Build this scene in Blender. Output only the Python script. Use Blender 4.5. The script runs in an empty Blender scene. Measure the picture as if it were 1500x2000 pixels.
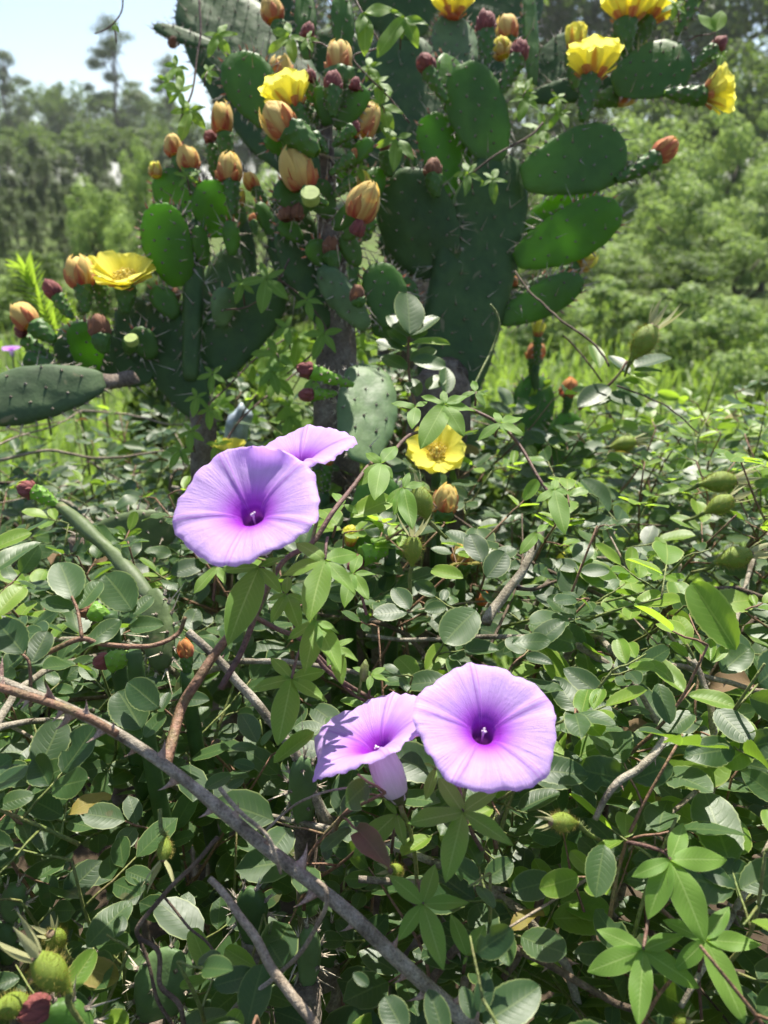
import bpy, math, random
import numpy as np
from mathutils import Vector, Matrix, noise as mnoise

random.seed(11)
rng = np.random.default_rng(11)
scene = bpy.context.scene
C = scene.collection
R = math.radians

# ------------------------------------------------------------------ camera, sky, sun, exposure
PITCH = R(22.0)
CAM = Vector((0, 0, 1.35))
cam_d = bpy.data.cameras.new('camera')
cam_d.sensor_width = 36.0
cam_d.lens = 27.0
cam_d.clip_start = 0.02
cam_d.clip_end = 2000
cam_d.dof.use_dof = True
cam_d.dof.focus_distance = 0.50
cam_d.dof.aperture_fstop = 8.8
cam = bpy.data.objects.new('camera', cam_d)
cam.location = CAM
cam.rotation_euler = (math.pi / 2 - PITCH, 0, 0)
C.objects.link(cam)
scene.camera = cam

SUN_AZ, SUN_EL = R(14), R(62)
world = bpy.data.worlds.new('World')
scene.world = world
world.use_nodes = True
wn = world.node_tree
wn.nodes.clear()
sky = wn.nodes.new('ShaderNodeTexSky')
sky.sky_type = 'NISHITA'
sky.sun_disc = False
sky.sun_elevation = SUN_EL
sky.sun_rotation = SUN_AZ
sky.air_density = 1.0
sky.dust_density = 1.2
sky.ozone_density = 0.7
bg = wn.nodes.new('ShaderNodeBackground')
bg.inputs['Strength'].default_value = 0.09
wo = wn.nodes.new('ShaderNodeOutputWorld')
wn.links.new(sky.outputs[0], bg.inputs[0])
wn.links.new(bg.outputs[0], wo.inputs[0])

SUNV = Vector((math.sin(SUN_AZ) * math.cos(SUN_EL), math.cos(SUN_AZ) * math.cos(SUN_EL), math.sin(SUN_EL)))
sun_d = bpy.data.lights.new('sun', 'SUN')
sun_d.energy = 5.0
sun_d.angle = R(0.55)
sun_d.color = (1.0, 0.945, 0.83)
sun = bpy.data.objects.new('sun', sun_d)
sun.rotation_euler = SUNV.to_track_quat('Z', 'Y').to_euler()
sun.location = (0, 0, 30)
C.objects.link(sun)

scene.view_settings.view_transform = 'Standard'
scene.view_settings.look = 'None'
scene.view_settings.gamma = 1.0
scene.view_settings.use_curve_mapping = False
scene.view_settings.exposure = 1.15
scene.cycles.max_bounces = 5
scene.cycles.diffuse_bounces = 3
scene.cycles.glossy_bounces = 1
scene.cycles.transmission_bounces = 3
scene.cycles.use_adaptive_sampling = True
scene.cycles.adaptive_threshold = 0.025
scene.cycles.transparent_max_bounces = 8
scene.cycles.caustics_reflective = False
scene.cycles.caustics_refractive = False
scene.cycles.sample_clamp_indirect = 6.0

# ------------------------------------------------------------------ geometry helpers
FWD = Vector((0, math.cos(PITCH), -math.sin(PITCH)))
UPV = Vector((0, math.sin(PITCH), math.cos(PITCH)))
RGT = Vector((1, 0, 0))
ZUP = Vector((0, 0, 1))


def P(px, py, d):
    """a point of the place seen towards (px, py) of the photograph, d metres ahead"""
    return CAM + d * (FWD + RGT * ((px - 750) / 1500) - UPV * ((py - 1000) / 1500))


def pix(v):
    q = v - CAM
    d = q.dot(FWD)
    if d < 1e-3:
        return None
    return 750 + 1500 * q.dot(RGT) / d, 1000 - 1500 * q.dot(UPV) / d, d


def frame(y, n):
    """rotation whose +Y is y and whose +Z is as near n as it can be"""
    y = y.normalized()
    x = y.cross(n)
    if x.length < 1e-5:
        x = y.cross(Vector((0.3, 0.5, 0.8)))
    x.normalize()
    z = x.cross(y)
    return Matrix((x, y, z)).transposed()


def mat4(rot, loc, sx=1.0, sy=1.0, sz=1.0):
    m = rot.to_4x4() @ Matrix.Diagonal((sx, sy, sz, 1.0))
    m.translation = loc
    return m


def zframe(z, spin=0.0):
    """matrix whose +Z runs along z"""
    z = z.normalized()
    q = z.to_track_quat('Z', 'Y')
    return q.to_matrix() @ Matrix.Rotation(spin, 3, 'Z')


def rv(s=1.0):
    return Vector((random.gauss(0, s), random.gauss(0, s), random.gauss(0, s)))


def lerp(a, b, t):
    return a + (b - a) * t


class MB:
    """collects vertices, faces and uvs; build() makes one mesh"""
    def __init__(self):
        self.v, self.f, self.uv = [], [], []

    def quadgrid(self, pts, uvs, nu, nv, closed_u=False):
        """pts listed row by row: nv rows of nu points"""
        o = len(self.v)
        self.v.extend(pts)
        for j in range(nv - 1):
            for i in range(nu if closed_u else nu - 1):
                i2 = (i + 1) % nu
                self.f.append((o + j * nu + i, o + j * nu + i2, o + (j + 1) * nu + i2, o + (j + 1) * nu + i))
                u0, v0 = uvs[j * nu + i]
                u1 = uvs[j * nu + i2][0] if i2 else (1.0 if closed_u else uvs[j * nu + i2][0])
                v1 = uvs[(j + 1) * nu + i][1]
                self.uv.append(((u0, v0), (u1, v0), (u1, v1), (u0, v1)))
        return o

    def face(self, pts, uvs=None):
        o = len(self.v)
        self.v.extend(pts)
        self.f.append(tuple(range(o, o + len(pts))))
        self.uv.append(tuple(uvs) if uvs else tuple((0.5, 0.5) for _ in pts))

    def tube(self, pts, radii, sides=6, cap=True):
        pts = [Vector(p) for p in pts]
        n = len(pts)
        if not hasattr(radii, '__len__'):
            radii = [radii] * n
        t = (pts[1] - pts[0]).normalized()
        a = t.orthogonal().normalized()
        rows, uvs = [], []
        for i, p in enumerate(pts):
            t2 = (pts[min(i + 1, n - 1)] - pts[max(i - 1, 0)])
            if t2.length > 1e-9:
                t2.normalize()
                a = (a - t2 * a.dot(t2))
                a = a.normalized() if a.length > 1e-6 else t2.orthogonal().normalized()
                t = t2
            b = t.cross(a)
            for s in range(sides):
                an = 2 * math.pi * s / sides
                rows.append(p + (a * math.cos(an) + b * math.sin(an)) * radii[i])
                uvs.append((s / sides, i / (n - 1)))
        o = self.quadgrid(rows, uvs, sides, n, True)
        if cap:
            self.f.append(tuple(o + s for s in reversed(range(sides))))
            self.uv.append(tuple((0.5, 0.0) for _ in range(sides)))
            self.f.append(tuple(o + (n - 1) * sides + s for s in range(sides)))
            self.uv.append(tuple((0.5, 1.0) for _ in range(sides)))

    def cone(self, base, tip, r, sides=4, bend=None):
        base, tip = Vector(base), Vector(tip)
        d = tip - base
        a = d.orthogonal().normalized()
        b = d.normalized().cross(a)
        o = len(self.v)
        for s in range(sides):
            an = 2 * math.pi * s / sides
            self.v.append(base + (a * math.cos(an) + b * math.sin(an)) * r)
        self.v.append(tip)
        for s in range(sides):
            self.f.append((o + s, o + (s + 1) % sides, o + sides))
            self.uv.append(((0, 0), (1, 0), (0.5, 1)))

    def blob(self, c, r, squash=None, nrm=None):
        """small octahedral bead"""
        o = len(self.v)
        c = Vector(c)
        for d in ((1, 0, 0), (-1, 0, 0), (0, 1, 0), (0, -1, 0), (0, 0, 1), (0, 0, -1)):
            self.v.append(c + Vector(d) * r)
        for t in ((0, 2, 4), (2, 1, 4), (1, 3, 4), (3, 0, 4), (2, 0, 5), (1, 2, 5), (3, 1, 5), (0, 3, 5)):
            self.f.append(tuple(o + k for k in t))
            self.uv.append(((0, 0), (1, 0), (0.5, 1)))

    def mesh(self, name, mat, smooth=True):
        me = bpy.data.meshes.new(name)
        me.from_pydata([tuple(p) for p in self.v], [], self.f)
        uvl = me.uv_layers.new(name='UVMap')
        flat = [c for fuv in self.uv for p in fuv for c in p]
        uvl.data.foreach_set('uv', flat)
        if smooth:
            me.polygons.foreach_set('use_smooth', [True] * len(me.polygons))
        if mat:
            me.materials.append(mat)
        me.update()
        return me


WORLD = {}


def add(name, mesh, parent=None, M=None, label=None, cat=None, group=None, kind=None):
    """link an object; M is its place in the world, whatever its parent is"""
    o = bpy.data.objects.new(name, mesh)
    C.objects.link(o)
    M = M.copy() if M is not None else (WORLD[parent.name].copy() if parent else Matrix.Identity(4))
    WORLD[o.name] = M
    if parent is not None:
        o.parent = parent
        o.matrix_basis = WORLD[parent.name].inverted() @ M
    else:
        o.matrix_basis = M
    if label:
        o['label'] = label
    if cat:
        o['category'] = cat
    if group:
        o['group'] = group
    if kind:
        o['kind'] = kind
    return o


def thing(name, label, cat, loc, group=None):
    o = add(name, None, None, Matrix.Translation(loc), label, cat, group)
    o.empty_display_size = 0.02
    return o


def smooth_path(pts, n=6):
    """Catmull-Rom through the points"""
    pts = [Vector(p) for p in pts]
    if len(pts) < 3:
        return [pts[0].lerp(pts[-1], i / n) for i in range(n + 1)]
    ext = [pts[0] * 2 - pts[1]] + pts + [pts[-1] * 2 - pts[-2]]
    out = []
    for i in range(1, len(ext) - 2):
        p0, p1, p2, p3 = ext[i - 1:i + 3]
        for k in range(n):
            t = k / n
            out.append(0.5 * ((2 * p1) + (p2 - p0) * t + (2 * p0 - 5 * p1 + 4 * p2 - p3) * t * t
                              + (3 * p1 - p0 - 3 * p2 + p3) * t ** 3))
    out.append(pts[-1])
    return out


# ------------------------------------------------------------------ materials
def new_mat(name):
    m = bpy.data.materials.new(name)
    m.use_nodes = True
    nt = m.node_tree
    nt.nodes.clear()
    return m, nt


def N(nt, t, **kw):
    n = nt.nodes.new(t)
    for k, v in kw.items():
        if k.startswith('i_'):
            n.inputs[k[2:]].default_value = v
        elif k.startswith('n_'):
            n.inputs[int(k[2:])].default_value = v
        else:
            setattr(n, k, v)
    return n


def math_node(nt, op, a, b=None, clamp=False):
    n = nt.nodes.new('ShaderNodeMath')
    n.operation = op
    n.use_clamp = clamp
    for i, x in enumerate((a, b)):
        if x is None:
            continue
        if isinstance(x, (int, float)):
            n.inputs[i].default_value = x
        else:
            nt.links.new(x, n.inputs[i])
    return n.outputs[0]


def ramp(nt, src, stops):
    n = nt.nodes.new('ShaderNodeValToRGB')
    e = n.color_ramp.elements
    while len(e) < len(stops):
        e.new(0.5)
    for k, (p, c) in enumerate(stops):
        e[k].position = p
        e[k].color = (*c, 1) if len(c) == 3 else c
    nt.links.new(src, n.inputs[0])
    return n.outputs[0]


def mixc(nt, fac, a, b, mode='MIX'):
    n = nt.nodes.new('ShaderNodeMix')
    n.data_type = 'RGBA'
    n.blend_type = mode
    for sock, x in ((n.inputs[0], fac), (n.inputs[6], a), (n.inputs[7], b)):
        if isinstance(x, (int, float)):
            sock.default_value = x
        elif isinstance(x, tuple):
            sock.default_value = (*x, 1) if len(x) == 3 else x
        else:
            nt.links.new(x, sock)
    return n.outputs[2]


def noise_tex(nt, scale, detail=3, vec=None, rough=0.55, dist=0.0):
    n = nt.nodes.new('ShaderNodeTexNoise')
    n.inputs['Scale'].default_value = scale
    n.inputs['Detail'].default_value = detail
    n.inputs['Roughness'].default_value = rough
    n.inputs['Distortion'].default_value = dist
    if vec is not None:
        nt.links.new(vec, n.inputs['Vector'])
    return n.outputs[0]


def uv_split(nt):
    uv = nt.nodes.new('ShaderNodeUVMap')
    s = nt.nodes.new('ShaderNodeSeparateXYZ')
    nt.links.new(uv.outputs[0], s.inputs[0])
    return s.outputs[0], s.outputs[1], uv.outputs[0]


def finish(nt, col, rough=0.5, spec=0.5, transl=None, tcol=None, bump=None, bump_d=0.001, coat=0.0, sheen=0.0, bump_s=0.5):
    p = nt.nodes.new('ShaderNodeBsdfPrincipled')
    out = nt.nodes.new('ShaderNodeOutputMaterial')
    if isinstance(col, tuple):
        p.inputs['Base Color'].default_value = (*col, 1)
    else:
        nt.links.new(col, p.inputs['Base Color'])
    if isinstance(rough, (int, float)):
        p.inputs['Roughness'].default_value = rough
    else:
        nt.links.new(rough, p.inputs['Roughness'])
    p.inputs['Specular IOR Level'].default_value = spec
    p.inputs['Coat Weight'].default_value = coat
    p.inputs['Sheen Weight'].default_value = sheen
    nrm = None
    if bump is not None:
        b = nt.nodes.new('ShaderNodeBump')
        b.inputs['Strength'].default_value = bump_s
        b.inputs['Distance'].default_value = bump_d
        nt.links.new(bump, b.inputs['Height'])
        nt.links.new(b.outputs[0], p.inputs['Normal'])
        nrm = b.outputs[0]
    if transl:
        t = nt.nodes.new('ShaderNodeBsdfTranslucent')
        if tcol is None:
            tcol = col
        if isinstance(tcol, tuple):
            t.inputs[0].default_value = (*tcol, 1)
        else:
            nt.links.new(tcol, t.inputs[0])
        mx = nt.nodes.new('ShaderNodeMixShader')
        mx.inputs[0].default_value = transl
        nt.links.new(p.outputs[0], mx.inputs[1])
        nt.links.new(t.outputs[0], mx.inputs[2])
        nt.links.new(mx.outputs[0], out.inputs[0])
    else:
        nt.links.new(p.outputs[0], out.inputs[0])


def leaf_material(name, c_dark, c_light, c_edge, c_trans, rough, spec, veins, edge=0.9, transl=0.38, spots=0.0, rib=0.35, cheap=False):
    m, nt = new_mat(name)
    oi = nt.nodes.new('ShaderNodeObjectInfo')
    geo = nt.nodes.new('ShaderNodeNewGeometry')
    rnd = math_node(nt, 'FRACT', math_node(nt, 'ADD', oi.outputs['Random'], geo.outputs['Random Per Island']))
    base = mixc(nt, rnd, c_dark, c_light)
    if cheap:
        finish(nt, base, rough, spec, transl, c_trans)
        return m
    u, v, uv = uv_split(nt)
    e = math_node(nt, 'ABSOLUTE', math_node(nt, 'MULTIPLY', math_node(nt, 'SUBTRACT', u, 0.5), 2.0))
    nz = noise_tex(nt, 75, 2)
    base = mixc(nt, math_node(nt, 'MULTIPLY', nz, 0.55), base, tuple(x * 0.55 for x in c_dark))
    # side veins run forward from the midrib
    ph = math_node(nt, 'SUBTRACT', v, math_node(nt, 'MULTIPLY', math_node(nt, 'POWER', e, 1.3), 0.22))
    sv = math_node(nt, 'SINE', math_node(nt, 'MULTIPLY', ph, veins * 3.1416))
    sv = math_node(nt, 'POWER', math_node(nt, 'ABSOLUTE', sv), 14.0)
    sv = math_node(nt, 'MULTIPLY', sv, math_node(nt, 'SUBTRACT', 1.0, e, True))
    mid = math_node(nt, 'LESS_THAN', e, 0.055)
    vein = math_node(nt, 'MAXIMUM', math_node(nt, 'MULTIPLY', sv, 0.4), mid)
    base = mixc(nt, math_node(nt, 'MULTIPLY', vein, rib), base, c_edge)
    ed = math_node(nt, 'MULTIPLY', math_node(nt, 'SUBTRACT', e, edge), 1.6 / (1.001 - edge), True)
    base = mixc(nt, math_node(nt, 'MULTIPLY', ed, 0.55), base, c_edge)
    if spots:
        spm = math_node(nt, 'GREATER_THAN', noise_tex(nt, 38, 1), 0.76 - spots)
        base = mixc(nt, math_node(nt, 'MULTIPLY', spm, 0.55), base, (0.10, 0.085, 0.035))
    tc = mixc(nt, math_node(nt, 'MULTIPLY', vein, 0.5), c_trans, tuple(min(1, x * 1.6) for x in c_trans))
    rg = math_node(nt, 'ADD', rough - 0.12, math_node(nt, 'MULTIPLY', nz, 0.26))
    finish(nt, base, rg, spec, transl, tc, math_node(nt, 'MULTIPLY', vein, -1.0), 0.0004, bump_s=0.5)
    return m


M = {}
M['rose'] = leaf_material('rose_leaf', (0.022, 0.058, 0.020), (0.064, 0.128, 0.036), (0.30, 0.36, 0.12), (0.26, 0.44, 0.035), 0.45, 0.42, 9, 0.91, 0.32, 0.04, 0.18)
M['rose_young'] = leaf_material('young_rose_leaf', (0.11, 0.23, 0.03), (0.24, 0.37, 0.045), (0.42, 0.46, 0.14), (0.44, 0.68, 0.05), 0.45, 0.4, 9, 0.88, 0.46)
M['rose_old'] = leaf_material('yellowed_rose_leaf', (0.22, 0.20, 0.04), (0.32, 0.24, 0.06), (0.30, 0.20, 0.08), (0.5, 0.42, 0.06), 0.6, 0.3, 9, 0.8, 0.35, 0.12, 0.3)
M['rose_dead'] = leaf_material('dead_rose_leaf', (0.13, 0.085, 0.045), (0.22, 0.15, 0.085), (0.26, 0.18, 0.10), (0.3, 0.18, 0.06), 0.75, 0.2, 9, 0.9, 0.2, 0.1, 0.3)
M['vine'] = leaf_material('vine_leaf', (0.115, 0.24, 0.036), (0.19, 0.33, 0.055), (0.34, 0.46, 0.15), (0.46, 0.70, 0.06), 0.55, 0.3, 13, 0.95, 0.42, 0.0, 0.55)
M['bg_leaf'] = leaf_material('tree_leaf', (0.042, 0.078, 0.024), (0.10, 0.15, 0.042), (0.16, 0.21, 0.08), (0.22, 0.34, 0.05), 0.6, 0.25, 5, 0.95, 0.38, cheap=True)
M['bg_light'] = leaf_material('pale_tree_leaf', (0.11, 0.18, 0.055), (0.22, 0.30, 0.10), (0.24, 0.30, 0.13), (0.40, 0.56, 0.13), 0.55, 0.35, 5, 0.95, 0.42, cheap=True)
M['bg_pine'] = leaf_material('pine_needle', (0.045, 0.075, 0.034), (0.085, 0.12, 0.05), (0.10, 0.13, 0.06), (0.20, 0.28, 0.07), 0.5, 0.4, 2, 0.97, 0.3, cheap=True)
M['grass'] = leaf_material('grass_blade', (0.085, 0.165, 0.032), (0.22, 0.30, 0.06), (0.26, 0.34, 0.10), (0.32, 0.48, 0.06), 0.5, 0.4, 1, 0.9, 0.42, cheap=True)
M['weed'] = leaf_material('weed_leaf', (0.16, 0.28, 0.03), (0.26, 0.38, 0.05), (0.3, 0.4, 0.1), (0.45, 0.65, 0.06), 0.5, 0.4, 1, 0.9, 0.45, cheap=True)


def pad_material(name, c1, c2, c3, transl, tcol, rough, scar, spec=0.35):
    m, nt = new_mat(name)
    tc = nt.nodes.new('ShaderNodeTexCoord')
    oi = nt.nodes.new('ShaderNodeObjectInfo')
    n1 = noise_tex(nt, 16, 2, tc.outputs['Object'])
    n2 = noise_tex(nt, 90, 3, tc.outputs['Object'], 0.65)
    base = mixc(nt, oi.outputs['Random'], c1, c2)
    base = mixc(nt, ramp(nt, n1, [(0.35, (0, 0, 0)), (0.7, (1, 1, 1))]), base, c3)
    fine = ramp(nt, n2, [(0.3, (0.75, 0.75, 0.75)), (0.75, (1.15, 1.15, 1.15))])
    base = mixc(nt, 1.0, base, fine, 'MULTIPLY')
    n3 = noise_tex(nt, 28, 3, tc.outputs['Object'], 0.7, 0.6)
    sc = ramp(nt, n3, [(0.66 - scar, (0, 0, 0)), (0.74 - scar, (1, 1, 1))])
    base = mixc(nt, math_node(nt, 'MULTIPLY', sc, 0.75), base, (0.26, 0.22, 0.13))
    rg = math_node(nt, 'ADD', rough, math_node(nt, 'MULTIPLY', math_node(nt, 'SUBTRACT', n2, 0.5), 0.3))
    vo = nt.nodes.new('ShaderNodeTexVoronoi')
    vo.feature = 'SMOOTH_F1'
    vo.inputs['Scale'].default_value = 46
    nt.links.new(tc.outputs['Object'], vo.inputs['Vector'])
    hh = math_node(nt, 'SUBTRACT', math_node(nt, 'MULTIPLY', n2, 0.6), math_node(nt, 'MULTIPLY', vo.outputs['Distance'], 1.6))
    finish(nt, base, rg, spec, transl, tcol, hh, 0.0026, bump_s=0.55)
    return m


M['pad_old'] = pad_material('old_cactus_skin', (0.052, 0.108, 0.030), (0.076, 0.140, 0.040), (0.042, 0.086, 0.030), 0.16, (0.22, 0.42, 0.05), 0.55, 0.02, 0.3)
M['pad'] = pad_material('cactus_skin', (0.075, 0.165, 0.034), (0.105, 0.205, 0.042), (0.060, 0.130, 0.036), 0.34, (0.30, 0.58, 0.05), 0.48, -0.05)
M['pad_bright'] = pad_material('young_cactus_skin', (0.085, 0.19, 0.028), (0.115, 0.23, 0.036), (0.062, 0.145, 0.030), 0.46, (0.36, 0.68, 0.05), 0.48, -0.06)
M['pad_pale'] = pad_material('pale_cactus_skin', (0.12, 0.20, 0.08), (0.15, 0.235, 0.09), (0.085, 0.155, 0.07), 0.15, (0.4, 0.6, 0.12), 0.55, 0.0)
M['pad_dull'] = pad_material('dull_cactus_skin', (0.075, 0.125, 0.055), (0.095, 0.15, 0.065), (0.06, 0.09, 0.05), 0.1, (0.3, 0.45, 0.1), 0.65, 0.06, 0.2)
M['pad_scarred'] = pad_material('scarred_cactus_skin', (0.11, 0.16, 0.055), (0.14, 0.19, 0.07), (0.09, 0.12, 0.06), 0.1, (0.3, 0.45, 0.1), 0.55, 0.08)
M['ovary'] = pad_material('cactus_fruit_skin', (0.075, 0.17, 0.035), (0.10, 0.21, 0.04), (0.055, 0.13, 0.03), 0.2, (0.35, 0.6, 0.08), 0.48, -0.14)
M['ovary_bright'] = pad_material('bright_cactus_fruit_skin', (0.18, 0.36, 0.04), (0.21, 0.40, 0.05), (0.14, 0.30, 0.04), 0.25, (0.4, 0.7, 0.08), 0.48, -0.14)


def wood_material(name, c1, c2, c3, scale=40, rough=0.8, stretch=0.15):
    m, nt = new_mat(name)
    tc = nt.nodes.new('ShaderNodeTexCoord')
    u, v, uv = uv_split(nt)
    n1 = noise_tex(nt, scale, 3, tc.outputs['Object'], 0.65)
    n2 = noise_tex(nt, scale * 9, 2, tc.outputs['Object'], 0.7)
    col = ramp(nt, n1, [(0.3, c1), (0.52, c2), (0.72, c3)])
    col = mixc(nt, 1.0, col, ramp(nt, n2, [(0.3, (0.55, 0.55, 0.55)), (0.7, (1.2, 1.2, 1.2))]), 'MULTIPLY')
    finish(nt, col, rough, 0.3, None, None, n2, 0.0012, bump_s=0.9)
    return m


M['cane'] = wood_material('grey_cane_bark', (0.10, 0.08, 0.055), (0.28, 0.245, 0.19), (0.44, 0.40, 0.33), 75)
M['red_cane'] = wood_material('reddish_cane_bark', (0.14, 0.10, 0.05), (0.24, 0.13, 0.085), (0.22, 0.20, 0.09), 45, 0.6)
M['twig'] = wood_material('dry_twig_bark', (0.16, 0.12, 0.085), (0.30, 0.245, 0.185), (0.42, 0.36, 0.29), 60)
M['dark_twig'] = wood_material('brown_twig_bark', (0.06, 0.042, 0.03), (0.12, 0.085, 0.06), (0.19, 0.145, 0.11), 60)
M['vine_stem'] = wood_material('vine_stem_skin', (0.10, 0.06, 0.05), (0.16, 0.09, 0.075), (0.17, 0.13, 0.07), 40, 0.6)
M['green_stem'] = wood_material('green_stem_skin', (0.12, 0.17, 0.045), (0.17, 0.20, 0.06), (0.20, 0.15, 0.07), 40, 0.55)
M['trunk'] = wood_material('cactus_trunk_bark', (0.09, 0.065, 0.05), (0.19, 0.15, 0.12), (0.27, 0.24, 0.20), 35, 0.9)
M['bark'] = wood_material('tree_bark', (0.05, 0.042, 0.035), (0.10, 0.085, 0.07), (0.16, 0.14, 0.12), 3, 0.9)
M['thorn'] = wood_material('thorn_horn', (0.22, 0.12, 0.09), (0.36, 0.25, 0.20), (0.50, 0.40, 0.34), 70, 0.5)
M['spine'] = wood_material('spine_horn', (0.36, 0.29, 0.20), (0.54, 0.47, 0.38), (0.68, 0.62, 0.52), 70, 0.5)
M['areole'] = wood_material('areole_felt', (0.14, 0.10, 0.08), (0.30, 0.25, 0.20), (0.45, 0.40, 0.34), 200, 0.9)


def petal_material(name, c_base, c_tip, c_stripe, stripe, transl, tbase, ttip):
    """colour runs from base to tip; the mid stripe is a marking of the petal itself"""
    m, nt = new_mat(name)
    u, v, uv = uv_split(nt)
    e = math_node(nt, 'ABSOLUTE', math_node(nt, 'MULTIPLY', math_node(nt, 'SUBTRACT', u, 0.5), 2.0))
    oi = nt.nodes.new('ShaderNodeObjectInfo')
    mp = nt.nodes.new('ShaderNodeMapping')
    nt.links.new(uv, mp.inputs[0])
    mp.inputs['Scale'].default_value = (26, 2.2, 1)
    st = noise_tex(nt, 1.0, 4, mp.outputs[0], 0.6)
    col = ramp(nt, v, [(0.0, c_base), (0.42, c_tip), (1.0, c_tip)])
    tcol = ramp(nt, v, [(0.0, tbase), (0.42, ttip), (1.0, ttip)])
    if stripe:
        wv = math_node(nt, 'SUBTRACT', math_node(nt, 'MULTIPLY', math_node(nt, 'SUBTRACT', 1.05, v), stripe), e)
        wv = math_node(nt, 'ADD', wv, math_node(nt, 'MULTIPLY', math_node(nt, 'SUBTRACT', st, 0.5), 0.8))
        wv = math_node(nt, 'ADD', wv, math_node(nt, 'MULTIPLY', math_node(nt, 'SUBTRACT', oi.outputs['Random'], 0.5), 0.5))
        k = math_node(nt, 'MULTIPLY', math_node(nt, 'MULTIPLY', wv, 3.0, True), 0.9, True)
        col = mixc(nt, k, col, c_stripe)
        tcol = mixc(nt, k, tcol, tuple(min(1, x * 1.3) for x in c_stripe))
    col = mixc(nt, 1.0, col, ramp(nt, st, [(0.3, (0.82, 0.80, 0.78)), (0.7, (1.08, 1.08, 1.08))]), 'MULTIPLY')
    col = mixc(nt, math_node(nt, 'MULTIPLY', oi.outputs['Random'], 0.3), col, tuple(min(1, x * 1.5 + 0.02) for x in c_tip))
    finish(nt, col, 0.65, 0.2, transl, tcol, st, 0.0012, sheen=0.1)
    return m


YEL, YELT = (0.90, 0.82, 0.12), (1.0, 0.95, 0.22)
M['petal'] = petal_material('yellow_petal', (0.82, 0.60, 0.03), YEL, None, 0, 0.50, (0.95, 0.75, 0.06), YELT)
M['petal_outer'] = petal_material('red_striped_petal', (0.38, 0.06, 0.02), YEL, (0.45, 0.13, 0.02), 0.55, 0.42, (0.6, 0.1, 0.02), YELT)
M['tepal_tan'] = petal_material('tan_tepal', (0.60, 0.24, 0.09), (0.78, 0.56, 0.18), (0.50, 0.15, 0.05), 0.26, 0.3, (0.7, 0.3, 0.08), (0.9, 0.68, 0.2))
M['tepal_red'] = petal_material('red_tepal', (0.44, 0.06, 0.035), (0.62, 0.30, 0.10), (0.48, 0.07, 0.045), 0.85, 0.3, (0.6, 0.06, 0.03), (0.8, 0.2, 0.06))
M['tepal_maroon'] = petal_material('maroon_tepal', (0.16, 0.045, 0.045), (0.24, 0.07, 0.065), (0.12, 0.035, 0.035), 0.4, 0.15, (0.3, 0.05, 0.04), (0.4, 0.1, 0.06))
M['tepal_brown'] = petal_material('brown_tepal', (0.14, 0.06, 0.035), (0.24, 0.11, 0.06), (0.10, 0.045, 0.03), 0.4, 0.15, (0.25, 0.08, 0.04), (0.35, 0.15, 0.06))


def corolla_material():
    m, nt = new_mat('violet_corolla')
    u, v, uv = uv_split(nt)
    mp = nt.nodes.new('ShaderNodeMapping')
    nt.links.new(uv, mp.inputs[0])
    mp.inputs['Scale'].default_value = (150, 2.2, 1)
    st = noise_tex(nt, 1.0, 5, mp.outputs[0], 0.6)
    mp2 = nt.nodes.new('ShaderNodeMapping')
    nt.links.new(uv, mp2.inputs[0])
    mp2.inputs['Scale'].default_value = (38, 9.0, 1)
    wr = noise_tex(nt, 1.0, 4, mp2.outputs[0], 0.6, 0.5)
    # five darker rays along the folds of the limb
    fr = math_node(nt, 'FRACT', math_node(nt, 'MULTIPLY', u, 5.0))
    ray = math_node(nt, 'ABSOLUTE', math_node(nt, 'SUBTRACT', fr, 0.5))
    rw = math_node(nt, 'ADD', 0.028, math_node(nt, 'MULTIPLY', math_node(nt, 'SUBTRACT', 1.0, v), 0.075))
    # each ray is a pair of fine lines with a paler band between
    q = math_node(nt, 'DIVIDE', ray, rw)
    ray = math_node(nt, 'SUBTRACT', 1.0, math_node(nt, 'MULTIPLY', math_node(nt, 'ABSOLUTE', math_node(nt, 'SUBTRACT', q, 0.8)), 3.2), True)
    base = ramp(nt, v, [(0.0, (0.30, 0.012, 0.42)), (0.36, (0.34, 0.012, 0.50)), (0.44, (0.34, 0.018, 0.58)), (0.49, (0.44, 0.10, 0.72)), (0.56, (0.54, 0.27, 0.80)), (0.66, (0.62, 0.40, 0.85)), (1.0, (0.66, 0.46, 0.87))])
    col = mixc(nt, math_node(nt, 'MULTIPLY', ray, 0.75), base, (0.50, 0.18, 0.74))
    col = mixc(nt, 1.0, col, ramp(nt, st, [(0.25, (0.87, 0.83, 0.91)), (0.7, (1.05, 1.06, 1.03))]), 'MULTIPLY')
    h = math_node(nt, 'ADD', math_node(nt, 'MULTIPLY', st, 0.7), math_node(nt, 'MULTIPLY', wr, 0.6))
    tc = mixc(nt, 0.35, col, (0.80, 0.32, 0.95))
    finish(nt, col, 0.55, 0.25, 0.42, tc, h, 0.0013, sheen=0.1, bump_s=0.6)
    return m


M['corolla'] = corolla_material()


def plain(name, c, rough=0.6, spec=0.4, transl=None, var=0.3, scale=80, tcol=None):
    m, nt = new_mat(name)
    tc = nt.nodes.new('ShaderNodeTexCoord')
    n1 = noise_tex(nt, scale, 4, tc.outputs['Object'])
    col = mixc(nt, 1.0, c, ramp(nt, n1, [(0.25, (1 - var,) * 3), (0.75, (1 + var,) * 3)]), 'MULTIPLY')
    finish(nt, col, rough, spec, transl, tcol, n1, 0.0008)
    return m


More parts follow.
